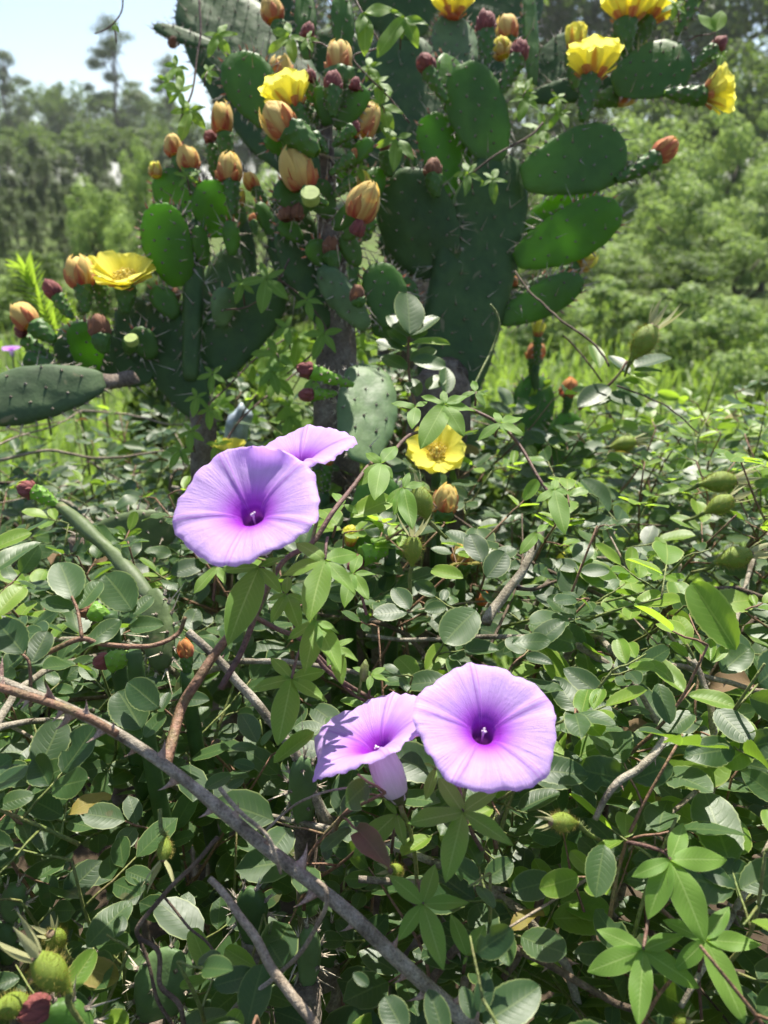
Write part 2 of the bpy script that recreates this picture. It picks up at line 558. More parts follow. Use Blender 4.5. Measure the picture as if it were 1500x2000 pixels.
M['tube'] = petal_material('pale_violet_tube', (0.66, 0.52, 0.62), (0.80, 0.68, 0.80), None, 0, 0.25, (0.7, 0.6, 0.65), (0.8, 0.65, 0.8))
M['stigma'] = plain('stigma_white', (0.75, 0.62, 0.72), 0.6)
M['stamen'] = plain('stamen_yellow', (0.80, 0.66, 0.16), 0.6, transl=0.3)
M['hip'] = plain('rose_hip_skin', (0.20, 0.27, 0.03), 0.5, 0.4, 0.12, 0.35, 160)
M['bristle'] = plain('hip_bristle', (0.42, 0.36, 0.09), 0.5, transl=0.4)
M['sepal'] = plain('sepal_skin', (0.40, 0.40, 0.20), 0.6, transl=0.35)
M['hip_eye'] = plain('hip_crown', (0.20, 0.14, 0.09), 0.7)
M['cut'] = plain('cut_cactus_flesh', (0.42, 0.52, 0.16), 0.5, transl=0.2)
M['lump'] = plain('pale_plastic', (0.38, 0.44, 0.52), 0.4, 0.5, None, 0.75, 60)
# ------------------------------------------------------------------ the setting: ground, grass, trees behind
def ground_z(x, y):
    z = 0.0
    if y > 12:
        z += (y - 12) * 0.045
    if y > 70:
        z = 58 * 0.045
    return z + 0.05 * mnoise.noise(Vector((x * 0.35, y * 0.35, 0))) * min(1.0, abs(y) * 0.3 + 0.2)


def build_ground():
    xs = np.sign(np.linspace(-1, 1, 61)) * np.abs(np.linspace(-1, 1, 61)) ** 2.6 * 600
    ys = np.concatenate([np.linspace(-60, -1, 8), np.linspace(0, 1, 62) ** 2.6 * 900])
    mb = MB()
    pts, uvs = [], []
    for y in ys:
        for x in xs:
            pts.append(Vector((x, y, ground_z(x, y))))
            uvs.append((x, y))
    mb.quadgrid(pts, uvs, len(xs), len(ys))
    m, nt = new_mat('ground_soil')
    geo = nt.nodes.new('ShaderNodeNewGeometry')
    n1 = noise_tex(nt, 0.8, 5, geo.outputs['Position'], 0.6)
    n2 = noise_tex(nt, 22, 5, geo.outputs['Position'], 0.7)
    soil = ramp(nt, n2, [(0.3, (0.030, 0.022, 0.014)), (0.55, (0.065, 0.048, 0.032)), (0.75, (0.12, 0.095, 0.065))])
    green = ramp(nt, n2, [(0.3, (0.05, 0.085, 0.02)), (0.7, (0.13, 0.19, 0.05))])
    sy = nt.nodes.new('ShaderNodeSeparateXYZ')
    nt.links.new(geo.outputs['Position'], sy.inputs[0])
    far = math_node(nt, 'MULTIPLY', math_node(nt, 'SUBTRACT', sy.outputs[1], 1.6), 0.9, True)
    k = math_node(nt, 'MULTIPLY', far, ramp(nt, n1, [(0.3, (0.35,) * 3), (0.6, (1,) * 3)]))
    col = mixc(nt, k, soil, green)
    finish(nt, col, 0.95, 0.1, None, None, n2, 0.03)
    add('ground', mb.mesh('ground', m), None, None, 'brown soil and green turf under the shrubs and trees', 'ground', None, 'structure')


build_ground()


def quads_mesh(name, c, a, b, mat, fold=0.15):
    """leaf faces: centre c, half length a, half width b (arrays n x 3)"""
    n = len(c)
    nz = np.cross(a, b)
    nz /= (np.linalg.norm(nz, axis=1, keepdims=True) + 1e-9)
    lift = nz * np.linalg.norm(b, axis=1, keepdims=True) * fold * 2
    v = np.stack([c - a, c + b + lift - a * 0.1, c + a, c - b + lift - a * 0.1], axis=1).reshape(-1, 3)
    me = bpy.data.meshes.new(name)
    me.vertices.add(4 * n)
    me.vertices.foreach_set('co', v.astype(np.float32).ravel())
    me.loops.add(4 * n)
    me.loops.foreach_set('vertex_index', np.arange(4 * n, dtype=np.int32))
    me.polygons.add(n)
    me.polygons.foreach_set('loop_start', np.arange(0, 4 * n, 4, dtype=np.int32))
    me.polygons.foreach_set('loop_total', np.full(n, 4, dtype=np.int32))
    uvl = me.uv_layers.new(name='UVMap')
    uvl.data.foreach_set('uv', np.tile(np.array([0.5, 0, 0.85, 0.45, 0.5, 1, 0.15, 0.45], dtype=np.float32), n))
    me.materials.append(mat)
    me.update(calc_edges=True)
    me.validate()
    return me


def unit(v):
    return v / (np.linalg.norm(v, axis=1, keepdims=True) + 1e-9)


def leaf_cloud(rg, clumps, per, size, aspect, up=0.5, shell=0.55):
    """clumps: (x, y, z, rx, rz); returns centre, half length, half width arrays"""
    cs, As, Bs = [], [], []
    for (x, y, z, rx, rz) in clumps:
        k = int(per * rg.uniform(0.7, 1.3))
        d = unit(rg.normal(size=(k, 3)))
        rad = rg.uniform(shell, 1.0, size=(k, 1)) ** 0.7
        c = np.array([x, y, z]) + d * rad * np.array([rx, rx, rz])
        nrm = unit(d + np.array([0, 0, up]) + rg.normal(scale=0.55, size=(k, 3)))
        t = unit(np.cross(nrm, rg.normal(size=(k, 3))))
        b = np.cross(nrm, t)
        s = size * rg.uniform(0.6, 1.3, size=(k, 1))
        cs.append(c); As.append(t * s); Bs.append(b * s * aspect)
    return np.concatenate(cs), np.concatenate(As), np.concatenate(Bs)


def trunk_mesh(name, rg, limbs, h=0.6, r=0.022):
    mb = MB()
    pts = [Vector((rg.normal() * 0.012 * i, rg.normal() * 0.012 * i, h * i / 6)) for i in range(7)]
    mb.tube(pts, [r * (1.25 - 0.8 * i / 6) for i in range(7)], 8)
    for (x, y, z) in limbs:
        k = rg.integers(1, 6)
        p0 = pts[k]
        p2 = Vector((x, y, z))
        p1 = p0.lerp(p2, 0.5) + Vector((0, 0, -0.04))
        mb.tube([p0, p1, p2], [r * 0.5, r * 0.33, r * 0.12], 5)
    return mb.mesh(name, M['bark'])


VAR = {}


def make_variants():
    for kind, n in (('broad', 3), ('pale', 3), ('tall_pine', 2), ('young_pine', 3), ('shrub', 3), ('thicket', 3)):
        VAR[kind] = []
        for i in range(n):
            rg = np.random.default_rng(100 + i * 7 + len(kind))
            cl = []
            if kind in ('broad', 'pale'):
                for k in range(46):
                    d = rg.normal(size=3); d /= np.linalg.norm(d)
                    r = rg.uniform(0.35, 1.0)
                    q = rg.uniform(0.06, 0.14)
                    cl.append((d[0] * 0.38 * r, d[1] * 0.38 * r, 0.58 + d[2] * 0.36 * r, q, q * 0.8))
                c, a, b = leaf_cloud(rg, cl, 190, 0.0145, 0.55)
                mat = M['bg_leaf'] if kind == 'broad' else M['bg_light']
                tr = trunk_mesh('tree_trunk', rg, [cl[k][:3] for k in range(0, 34, 4)])
            elif kind in ('shrub', 'thicket'):
                for k in range(30):
                    d = rg.normal(size=3); d /= np.linalg.norm(d)
                    r = rg.uniform(0.3, 1.0)
                    q = rg.uniform(0.07, 0.14)
                    cl.append((d[0] * 0.42 * r, d[1] * 0.42 * r, max(0.08, 0.48 + d[2] * 0.45 * r), q, q))
                c, a, b = leaf_cloud(rg, cl, 210, 0.022 if kind == 'shrub' else 0.026, 0.5)
                mat = M['bg_light'] if kind == 'shrub' else M['bg_leaf']
                tr = trunk_mesh('tree_trunk', rg, [cl[k][:3] for k in range(0, 30, 3)], 0.4, 0.014)
            elif kind == 'tall_pine':
                for k in range(26):
                    z = rg.uniform(0.42, 0.97)
                    rr = (1.02 - z) * 0.55 + 0.10
                    an = rg.uniform(0, 6.283)
                    r = rr * rg.uniform(0.25, 1.0)
                    cl.append((math.cos(an) * r, math.sin(an) * r, z, rg.uniform(0.07, 0.15), rg.uniform(0.018, 0.04)))
                c, a, b = leaf_cloud(rg, cl, 230, 0.022, 0.12, 0.8, 0.1)
                mat = M['bg_pine']
                tr = trunk_mesh('tree_trunk', rg, [x[:3] for x in cl], 0.97, 0.014)
            else:
                for k in range(60):
                    z = rg.uniform(0.08, 0.98)
                    rr = 0.40 * (1.05 - z) ** 0.7
                    an = rg.uniform(0, 6.283)
                    r = rr * rg.uniform(0.4, 1.0)
                    cl.append((math.cos(an) * r, math.sin(an) * r, z, rg.uniform(0.05, 0.09), rg.uniform(0.06, 0.11)))
                c, a, b = leaf_cloud(rg, cl, 95, 0.030, 0.13, 1.6, 0.1)
                mat = M['bg_pine']
                tr = trunk_mesh('tree_trunk', rg, [x[:3] for x in cl[::5]], 0.9, 0.016)
            VAR[kind].append((quads_mesh('tree_crown', c, a, b, mat), tr))


make_variants()
TREE_N = 0


def tree(kind, px, py, depth, wpx, name, label, group=None):
    """a tree whose top shows at (px, py) and that stands depth metres off, wpx wide"""
    global TREE_N
    TREE_N += 1
    top = P(px, py, depth)
    z0 = ground_z(top.x, top.y) - 0.05
    h = top.z - z0
    w = wpx / 1500 * depth
    rnd = random.Random(TREE_N)
    rot = Matrix.Rotation(rnd.uniform(0, 6.28), 3, 'Z')
    root = thing(name, label, 'shrub' if kind in ('shrub', 'thicket') else 'tree', (top.x, top.y, z0), group)
    Mx = mat4(rot, Vector((top.x, top.y, z0)), w, w, h)
    crown, tr = VAR[kind][TREE_N % len(VAR[kind])]
    add('crown', crown, root, Mx)
    add('trunk', tr, root, Mx)


HB = 'trees on the hillside behind'
# far treeline, left of the cactus
tree('tall_pine', 205, 30, 46, 190, 'pine_tree', 'tall dark pine standing highest against the sky', HB)
tree('tall_pine', -10, 60, 50, 150, 'pine_tree', 'pine cut by the photo edge against the sky', HB)
tree('tall_pine', 318, 105, 52, 130, 'pine_tree', 'pine crown showing in the gap beside the dark cactus pad', HB)
for i, (px, py, d, w) in enumerate(((55, 150, 60, 190), (110, 128, 58, 150), (175, 150, 60, 180), (262, 152, 62, 170), (330, 170, 58, 180), (-40, 165, 60, 180))):
    tree('broad', px, py, d, w, 'hillside_tree', ['round crown at the skyline near the photo edge', 'rounded crown just beside the tall pine, towards the photo edge', 'broad crown low beneath the tall pine', 'broad tree on the skyline beside the tall pine, towards the cactus', 'skyline tree partly behind the vine leaves on the cactus', 'skyline tree cropped by the photo edge'][i], HB)
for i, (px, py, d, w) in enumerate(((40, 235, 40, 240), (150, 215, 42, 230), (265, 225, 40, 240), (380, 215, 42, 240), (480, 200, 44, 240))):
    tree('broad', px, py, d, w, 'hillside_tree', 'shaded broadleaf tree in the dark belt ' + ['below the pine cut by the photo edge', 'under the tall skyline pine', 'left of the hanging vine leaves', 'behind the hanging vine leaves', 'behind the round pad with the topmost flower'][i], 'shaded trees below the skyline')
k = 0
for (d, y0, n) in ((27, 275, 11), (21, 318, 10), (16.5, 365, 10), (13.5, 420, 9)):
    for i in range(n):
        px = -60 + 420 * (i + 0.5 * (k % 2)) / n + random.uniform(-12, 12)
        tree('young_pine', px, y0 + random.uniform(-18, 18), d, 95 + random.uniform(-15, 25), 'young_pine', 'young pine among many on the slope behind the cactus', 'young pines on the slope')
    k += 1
for (px, py, d, w, lab) in ((170, 322, 11.5, 165, 'pale round bush in front of the young pines'), (262, 262, 12.5, 120, 'pale bush behind the topmost cactus buds of the trunked plant'),
                            (230, 398, 9.5, 150, 'low pale bush beside the striped cactus pads'), (505, 300, 12, 190, 'pale bush seen through the cactus flowers'),
                            (60, 470, 9, 170, 'dark low bush at the edge of the meadow')):
    tree('pale' if 'dark' not in lab else 'broad', px, py, d, w, 'bush_tree', lab)
# right-hand slope
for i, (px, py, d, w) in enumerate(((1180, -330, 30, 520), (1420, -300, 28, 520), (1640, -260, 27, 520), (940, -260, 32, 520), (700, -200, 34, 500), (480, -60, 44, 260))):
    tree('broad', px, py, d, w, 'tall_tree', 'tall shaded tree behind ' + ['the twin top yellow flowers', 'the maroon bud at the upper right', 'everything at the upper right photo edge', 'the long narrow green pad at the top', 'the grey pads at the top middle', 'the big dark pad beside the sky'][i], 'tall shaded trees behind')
for i, (px, py, d, w) in enumerate(((1330, 120, 22, 330), (1480, 60, 21, 330), (1180, 110, 23, 330), (1010, 100, 24, 320), (860, 120, 24, 320), (690, 140, 24, 320))):
    tree('broad', px, py, d, w, 'slope_tree', 'mid-green slope tree behind ' + ['the sideways yellow flower', 'the pale tree at the right edge', 'the single cup-shaped yellow flower', 'the two thin fruits of the thick-stemmed cactus', 'the upper pads of the thick-stemmed cactus', 'the grey pads in the middle'][i], 'mid-green trees on the slope')
for (px, py, d, w, lab) in ((1255, 195, 12.5, 330, 'pale leafy tree behind the red-tipped bud'), (1450, 165, 13.5, 230, 'pale tree at the photo edge behind the sideways yellow flower'),
                            (1330, 330, 10.5, 260, 'pale feathery crown below the red-tipped bud'), (1080, 250, 12, 240, 'pale tree seen between the thick cactus stem and upper pads'),
                            (880, 330, 12, 260, 'pale crown seen in gaps left of the thick cactus stem')):
    tree('pale', px, py, d, w, 'leafy_tree', lab)
for (px, py, d, w, lab) in ((1215, 520, 7.2, 230, 'bright bush below the pale tree beside the cactus stem'), (1420, 545, 6.4, 270, 'broad bush at the meadow edge, cut by the photo edge'),
                            (1080, 560, 7.0, 200, 'bush behind the lowest cactus pads'), (1320, 600, 6.2, 190, 'small bush behind the upright rose hip'),
                            (1500, 640, 5.2, 230, 'dense shrub beyond the rose leaves at the photo edge')):
    tree('shrub', px, py, d, w, 'meadow_shrub', lab)


SH = 'low shrubs along the meadow'
for i, (px, py, d, w) in enumerate(((1010, 470, 9.6, 250), (1180, 440, 10.2, 260), (1330, 470, 9.4, 260), (1470, 430, 9.9, 260), (1590, 470, 9.2, 240), (1530, 300, 11.5, 260), (1400, 400, 11, 240))):
    tree('pale' if i % 2 else 'broad', px, py, d, w, 'meadow_tree', 'low pale tree ' + ['just right of the thick cactus stem', 'below the wide pad with the red bud', 'directly below the red-tipped bud', 'at the right edge above the meadow shrubs', 'cut off by the right edge above the meadow', 'highest at the right photo edge', 'right of the red-tipped bud'][i], 'second row behind the meadow')
for i, (px, py, d, w) in enumerate(((-30, 505, 8.6, 190), (90, 520, 8.2, 180), (200, 500, 8.8, 200), (310, 510, 8.4, 190), (430, 500, 8.6, 200), (560, 500, 8.4, 200))):
    tree('thicket' if i % 2 else 'shrub', px, py, d, w, 'meadow_shrub', 'meadow shrub ' + ['cut by the left photo edge', 'behind the feathery weed', 'behind the open flower of the trunked cactus', 'behind the bright pad over that flower', 'behind the upright pads over the brown trunk', 'behind the darkest pads in the middle'][i], SH)
for (px, py, d, w, lab) in ((660, 560, 1.65, 620, 'dark leafy thicket behind the grey cut cactus stem'), (500, 620, 1.8, 560, 'dark leafy thicket behind the brown cactus trunk'),
                            (850, 610, 1.75, 520, 'leafy thicket behind the foot of the thick flat stem'), (300, 735, 1.9, 600, 'low thicket behind the fallen grey-green pad'), (60, 770, 1.8, 560, 'low thicket at the photo edge below the fallen pad'), (575, 605, 1.45, 460, 'small thicket close behind the darkest pads and vine leaves'),
                            (440, 690, 1.55, 420, 'small thicket close behind the brown trunk'), (720, 650, 1.4, 420, 'small thicket behind the pale tilted pad')):
    tree('thicket', px, py, d, w, 'thicket', lab)


def build_grass():
    rg = np.random.default_rng(5)
    n = 16000
    y = 1.55 + rg.uniform(0, 1, n) ** 1.5 * 9.0
    x = rg.uniform(-0.62, 0.62, n) * (y + 0.6)
    # denser meadow towards the right, sparser left
    keep = (rg.uniform(0, 1, n) < np.where(x > 0.0, 1.0, 0.75)) & ~((y < 6.0) & (x > -0.22 * y - 0.25) & (x < 0.09 * y))
    x, y = x[keep], y[keep]
    n = len(x)
    z = np.array([ground_z(float(a), float(b)) for a, b in zip(x, y)])
    ln = rg.uniform(0.12, 0.32, n) * np.where(x > 0, 1.15, 0.8)
    lean = rg.normal(scale=0.5, size=(n, 2))
    an = rg.uniform(0, 6.283, n)
    wd = rg.uniform(0.005, 0.016, n)
    side = np.stack([np.cos(an), np.sin(an), np.zeros(n)], 1) * wd[:, None]
    base = np.stack([x, y, z], 1)
    L = ln[:, None]
    mid = base + np.concatenate([lean * 0.28 * L, 0.62 * L], 1)
    tip = base + np.concatenate([lean * 0.9 * L, np.maximum(0.25, 1.0 - 0.35 * np.abs(lean).sum(1, keepdims=True)) * L], 1)
    v = np.stack([base - side, base + side, mid + side * 0.8, mid - side * 0.8, tip], 1).reshape(-1, 3)
    o = np.arange(n)[:, None] * 5
    quad = o + np.array([0, 1, 2, 3]); tri = o + np.array([3, 2, 4])
    me = bpy.data.meshes.new('grass')
    me.vertices.add(5 * n); me.vertices.foreach_set('co', v.astype(np.float32).ravel())
    li = np.concatenate([quad, tri], 1).ravel().astype(np.int32)
    me.loops.add(len(li)); me.loops.foreach_set('vertex_index', li)
    st = (np.arange(n)[:, None] * 7 + np.array([0, 4])).ravel().astype(np.int32)
    me.polygons.add(2 * n); me.polygons.foreach_set('loop_start', st)
    me.polygons.foreach_set('loop_total', np.tile(np.array([4, 3], dtype=np.int32), n))
    uvl = me.uv_layers.new(name='UVMap')
    uvl.data.foreach_set('uv', np.tile(np.array([0.2, 0, 0.8, 0, 0.8, 0.6, 0.2, 0.6, 0.2, 0.6, 0.8, 0.6, 0.5, 1], dtype=np.float32), n))
    me.materials.append(M['grass'])
    me.update(calc_edges=True)
    add('meadow_grass', me, None, None, 'bright green meadow grass behind the rose shrubs', 'grass', None, 'stuff')


build_grass()
# ------------------------------------------------------------------ prickly pear: pads, fruits, buds, flowers
CAMDIR = -FWD


def pad_profile(v, e0=0.62, e1=0.45):
    vm = e0 / (e0 + e1)
    return (max(v, 0) ** e0) * (max(1 - v, 0) ** e1) / ((vm ** e0) * ((1 - vm) ** e1))


def pad_mesh(L, W, T, mat, seed, e0=0.62, e1=0.45, wave=0.012):
    """flat fleshy pad: base at the origin, tip at +Y, faces along Z"""
    rnd = random.Random(seed)
    nA, rings = 64, (0.0, 0.35, 0.62, 0.82, 0.93, 0.985)
    out = []
    ph = rnd.uniform(0, 6)
    for i in range(nA):
        th = 2 * math.pi * i / nA
        v = (1 - math.cos(th)) / 2
        x = math.copysign(1, math.sin(th)) * W / 2 * pad_profile(v, e0, e1) if 0 < i < nA and i != nA // 2 else 0.0
        x += math.copysign(1, math.sin(th)) * (0.10 * W * (1 - v) ** 6)
        y = v * L
        k = 1 + 0.022 * math.sin(2.0 * th + ph * 2) + 0.035 * math.sin(3 * th + ph)
        out.append(Vector((x * k, y, 0)))
    cen = Vector((0, L * 0.58, 0))
    out = [cen + (p - cen) * (1 + (wave * 1.3 * math.sin(i * 2 * math.pi / 4.6 + ph) if 6 < i < nA - 6 else 0)) for i, p in enumerate(out)]
    mb = MB()
    idx = {}

    def zoff(p):
        return 0.05 * W * mnoise.noise(Vector((p.x / W * 1.3 + seed * 3.1, p.y / L * 1.3, 0.3))) * 2

    def put(p, uv):
        mb.v.append(p)
        return len(mb.v) - 1
    for side in (1, -1):
        for r_i, r in enumerate(rings):
            if r == 0:
                idx[(side, 0)] = [put(cen + Vector((0, 0, side * T / 2 + zoff(cen))), None)]
                continue
            row = []
            for p in out:
                q = cen.lerp(p, r)
                thick = T / 2 * math.sqrt(max(0.0, 1 - r ** 5)) * (0.75 + 0.25 * min(1, q.y / L * 1.8))
                row.append(put(Vector((q.x, q.y, side * max(thick, 0.02 * T) + zoff(q))), None))
            idx[(side, r_i)] = row
    rim = [put(Vector((p.x, p.y, zoff(p))), None) for p in out]

    def fuv(f):
        return tuple((mb.v[k].x / W + 0.5, mb.v[k].y / L) for k in f)

    def face(*f):
        mb.f.append(tuple(f)); mb.uv.append(fuv(f))
    nR = len(rings)
    for side in (1, -1):
        for i in range(nA):
            j = (i + 1) % nA
            a, b = idx[(side, 1)][i], idx[(side, 1)][j]
            c0 = idx[(side, 0)][0]
            face(*((c0, b, a) if side > 0 else (c0, a, b)))
            for r_i in range(1, nR):
                if r_i < nR - 1:
                    r2 = idx[(side, r_i + 1)]
                else:
                    r2 = rim
                q = (idx[(side, r_i)][i], idx[(side, r_i)][j], r2[j], r2[i])
                face(*(q if side > 0 else q[::-1]))
    return mb.mesh('pad', mat), out, cen, zoff


def pad_armour(L, W, T, out, cen, zoff, seed, long_spines, red):
    """felt cushions and spines set in a diamond grid over both faces and round the rim"""
    rnd = random.Random(seed + 99)
    ar, sp, tipm = MB(), MB(), MB()
    step = max(0.018, min(0.026, L * 0.17))
    spots = []
    row = 0
    y = L * 0.16
    while y < L * 0.97:
        w = W * pad_profile(y / L) * 0.42
        x = -w + (step / 2 if row % 2 else 0)
        while x < w:
            spots.append((x + rnd.uniform(-.002, .002), y + rnd.uniform(-.002, .002)))
            x += step
        y += step * 0.75
        row += 1
    for (x, y) in spots:
        r = min(0.99, math.hypot(x / (W / 2), (y - cen.y) / (L * 0.5)))
        for side in (1, -1):
            z = side * T / 2 * math.sqrt(max(0, 1 - r ** 5)) + zoff(Vector((x, y, 0)))
            p = Vector((x, y, z))
            ar.blob(p, 0.0019)
            for k in range(rnd.choice((1, 1, 2)) + (1 if rnd.random() < long_spines else 0)):
                d = Vector((rnd.uniform(-.7, .7), rnd.uniform(-.3, .7), side * 1.1)).normalized()
                ln = rnd.uniform(0.004, 0.008)
                if rnd.random() < long_spines * 0.7:
                    ln = rnd.uniform(0.014, 0.032)
                sp.cone(p, p + d * ln, 0.0007 if ln < 0.01 else 0.0009, 3)
    per = 0
    for i in range(3, len(out) - 2):
        a = out[i]
        per += (a - out[i - 1]).length
        if per < step * 0.42:
            continue
        per = 0
        p = Vector((a.x, a.y, zoff(a)))
        d0 = (a - cen).normalized()
        ar.blob(p, 0.0021)
        for k in range(5):
            d = (d0 + Vector((rnd.uniform(-.5, .5), rnd.uniform(-.3, .5), rnd.uniform(-.7, .7)))).normalized()
            ln = rnd.uniform(0.004, 0.009) if rnd.random() > long_spines * 0.5 else rnd.uniform(0.014, 0.03)
            sp.cone(p, p + d * ln, 0.0008, 3)
        if red and a.y > L * 0.55 and rnd.random() < 0.6:
            tipm.cone(p, p + d0 * 0.006 + Vector((0, 0.002, 0)), 0.0016, 4)
    return ar, sp, tipm


PAD_N = 0


def pad(parent, bx, by, tx, ty, wpx, db, dt=None, yaw=0.0, mat='pad', T=None, spines=0.12, red=True, e0=0.62, e1=0.45, label=None):
    """pad from base pixel to tip pixel, wpx across, at depths db to dt; yaw turns it about its length"""
    global PAD_N
    PAD_N += 1
    dt = db if dt is None else dt
    a, b = P(bx, by, db), P(tx, ty, dt)
    L = (b - a).length
    W = wpx / 1500 * (db + dt) / 2 / max(0.25, math.cos(R(yaw)))
    T = T or max(0.010, W * 0.13)
    rot = frame(b - a, CAMDIR) @ Matrix.Rotation(R(yaw), 3, 'Y')
    me, out, cen, zo = pad_mesh(L, W, T, M[mat], PAD_N, e0, e1)
    Mx = mat4(rot, a)
    o = add('pad', me, parent, Mx)
    if label:
        o['label'] = label
    ar, sp, tm = pad_armour(L, W, T, out, cen, zo, PAD_N, spines, red)
    if ar.v:
        add('areoles', ar.mesh('areoles', M['areole']), o, Mx, kind='stuff')
    if sp.v:
        add('spines', sp.mesh('spines', M['spine'], False), o, Mx, kind='stuff')
    if tm.v:
        add('bristle_leaves', tm.mesh('bristle_leaves', M['tepal_red'], False), o, Mx, kind='stuff')
    return o


def ovary_mesh(L, Rr, mat, seed):
    """club-shaped knobbly fruit: base at the origin, open top at +Z"""
    rnd = random.Random(seed)
    nA, nR = 28, 23
    mb, ar, sp = MB(), MB(), MB()
    pts, uvs = [], []
    bend = Vector((rnd.uniform(-.12, .12), rnd.uniform(-.12, .12), 0)) * L
    tub = []
    golden = 2.39996
    for k in range(30):
        tub.append((0.10 + 0.86 * k / 30, (k * golden) % (2 * math.pi)))
    prof = [float(np.interp(j, [0, 3, 6, 10, 14, 17, 19, 20, 21, 22], [0.36, 0.54, 0.68, 0.82, 0.93, 0.98, 1.0, 0.95, 0.72, 0.2])) for j in range(23)]
    for j in range(nR):
        v = min(1.0, j / (nR - 4))
        z = L * v - (0 if j < nR - 3 else (0.0, 0.01, 0.03)[j - nR + 3] * L)
        for i in range(nA):
            th = 2 * math.pi * i / nA
            bump = 0
            for (tv, ta) in tub:
                da = (th - ta + math.pi) % (2 * math.pi) - math.pi
                q = (da * 2.7) ** 2 + ((v - tv) * L / Rr * 2.5) ** 2
                if q < 4:
                    bump += math.exp(-q * 1.7)
            r = Rr * prof[j] * (0.88 + 0.30 * bump)
            pts.append(Vector((r * math.cos(th), r * math.sin(th), z)) + bend * (v * (1 - v)))
            uvs.append((i / nA, j / (nR - 1)))
    mb.quadgrid(pts, uvs, nA, nR, True)
    for (tv, ta) in tub:
        j = min(nR - 4, int(tv * (nR - 4)))
        r = Rr * prof[j] * 1.09
        d0 = Vector((math.cos(ta), math.sin(ta), 0.25))
        p = Vector((r * math.cos(ta), r * math.sin(ta), L * tv)) + bend * (tv * (1 - tv))
        ar.blob(p, 0.0016)
        for k in range(2):
            sp.cone(p, p + (d0 + rv(0.35)).normalized() * rnd.uniform(0.002, 0.005), 0.0006, 3)
    return mb.mesh('ovary', mat), ar.mesh('areoles', M['areole']), sp.mesh('spines', M['spine'], False)


OV = {}
OV_N = 0


def ovary(parent, bx, by, tx, ty, wpx, d, dt=None, mat='ovary'):
    global OV_N
    OV_N += 1
    dt = d if dt is None else dt
    a, b = P(bx, by, d), P(tx, ty, dt)
    L = (b - a).length
    Rr = wpx / 1500 * d / 2
    key = (mat, round(L / Rr), OV_N % 4)
    if key not in OV:
        OV[key] = ovary_mesh(0.04, 0.04 * Rr / L, M[mat], OV_N)
    me, ar, sp = OV[key]
    s = L / 0.04
    sx = Rr / (0.04 * Rr / L)
    rot = zframe(b - a, random.uniform(0, 6.28))
    Mx = mat4(rot, a, s, s, s)
    o = add('ovary', me, parent, Mx)
    add('areoles', ar, o, Mx, kind='stuff')
    add('spines', sp, o, Mx, kind='stuff')
    return o


# ---- buds: overlapping tepals closed to a point
def egg(v, fat=1.0):
    """radius of the bud at height v (0..1)"""
    return math.sqrt(max(0.012, 1 - (abs(v - 0.40) / (0.607 if v > 0.4 else 0.56)) ** 2.2))


def tepal_mesh(name, mat, v0, v1, half, swell, curl=0.0):
    v0 = max(v0, -0.02)
    nu, nv = 7, 9
    mb = MB()
    pts, uvs = [], []
    for j in range(nv):
        t = j / (nv - 1)
        v = lerp(v0, v1, t)
        wd = half * (0.75 + 0.45 * math.sin(math.pi * min(1, t * 1.05))) * (1 - t ** 5) + 0.02
        if t > 0.65:
            wd *= 1 - ((t - 0.65) / 0.35) ** 2 * 0.75
        for i in range(nu):
            u = 2 * i / (nu - 1) - 1
            th = u * wd / max(0.35, egg(v)) * 0.75
            th = max(-1.5, min(1.5, th))
            r = 0.5 * egg(v) * (1 + swell * (1 - abs(u) ** 2)) * (1 + 0.045 * (1 - abs(u)))
            r *= 1 + 0.035 * math.cos(u * 8.5 + v0 * 9) * math.sin(math.pi * min(1.0, t * 1.1))
            r = max(r, 0.035) + curl * t ** 4
            pts.append(Vector((r * math.cos(th), r * math.sin(th), v * 1.25)))
            uvs.append((i / (nu - 1), t))
    mb.quadgrid(pts, uvs, nu, nv)
    return mb.mesh(name, mat)


TEP = {}
for nm, mi, mo in (('tan', 'tepal_tan', 'tepal_red'), ('red', 'tepal_red', 'tepal_red'), ('maroon', 'tepal_maroon', 'tepal_maroon'),
                   ('brown', 'tepal_brown', 'tepal_brown'), ('gold', 'petal_outer', 'tepal_tan')):
    core = MB()
    pts, uvs = [], []
    for j in range(10):
        for i in range(12):
            th = 2 * math.pi * i / 12
            r = max(0.45 * egg(j / 9), 0.02)
            pts.append(Vector((r * math.cos(th), r * math.sin(th), j / 9 * 1.2)))
            uvs.append((i / 12, 0.5 + j / 18))
    core.quadgrid(pts, uvs, 12, 10, True)
    TEP[nm] = (core.mesh('bud_core', M[mi]), tepal_mesh('tepal', M[mi], 0.06, 1.0, 0.85, 0.05), tepal_mesh('tepal', M[mi], 0.02, 0.95, 0.80, 0.08),
               tepal_mesh('tepal', M[mo], -0.02, 0.62, 0.55, 0.11), tepal_mesh('tepal', M[mo], -0.06, 0.34, 0.42, 0.20))


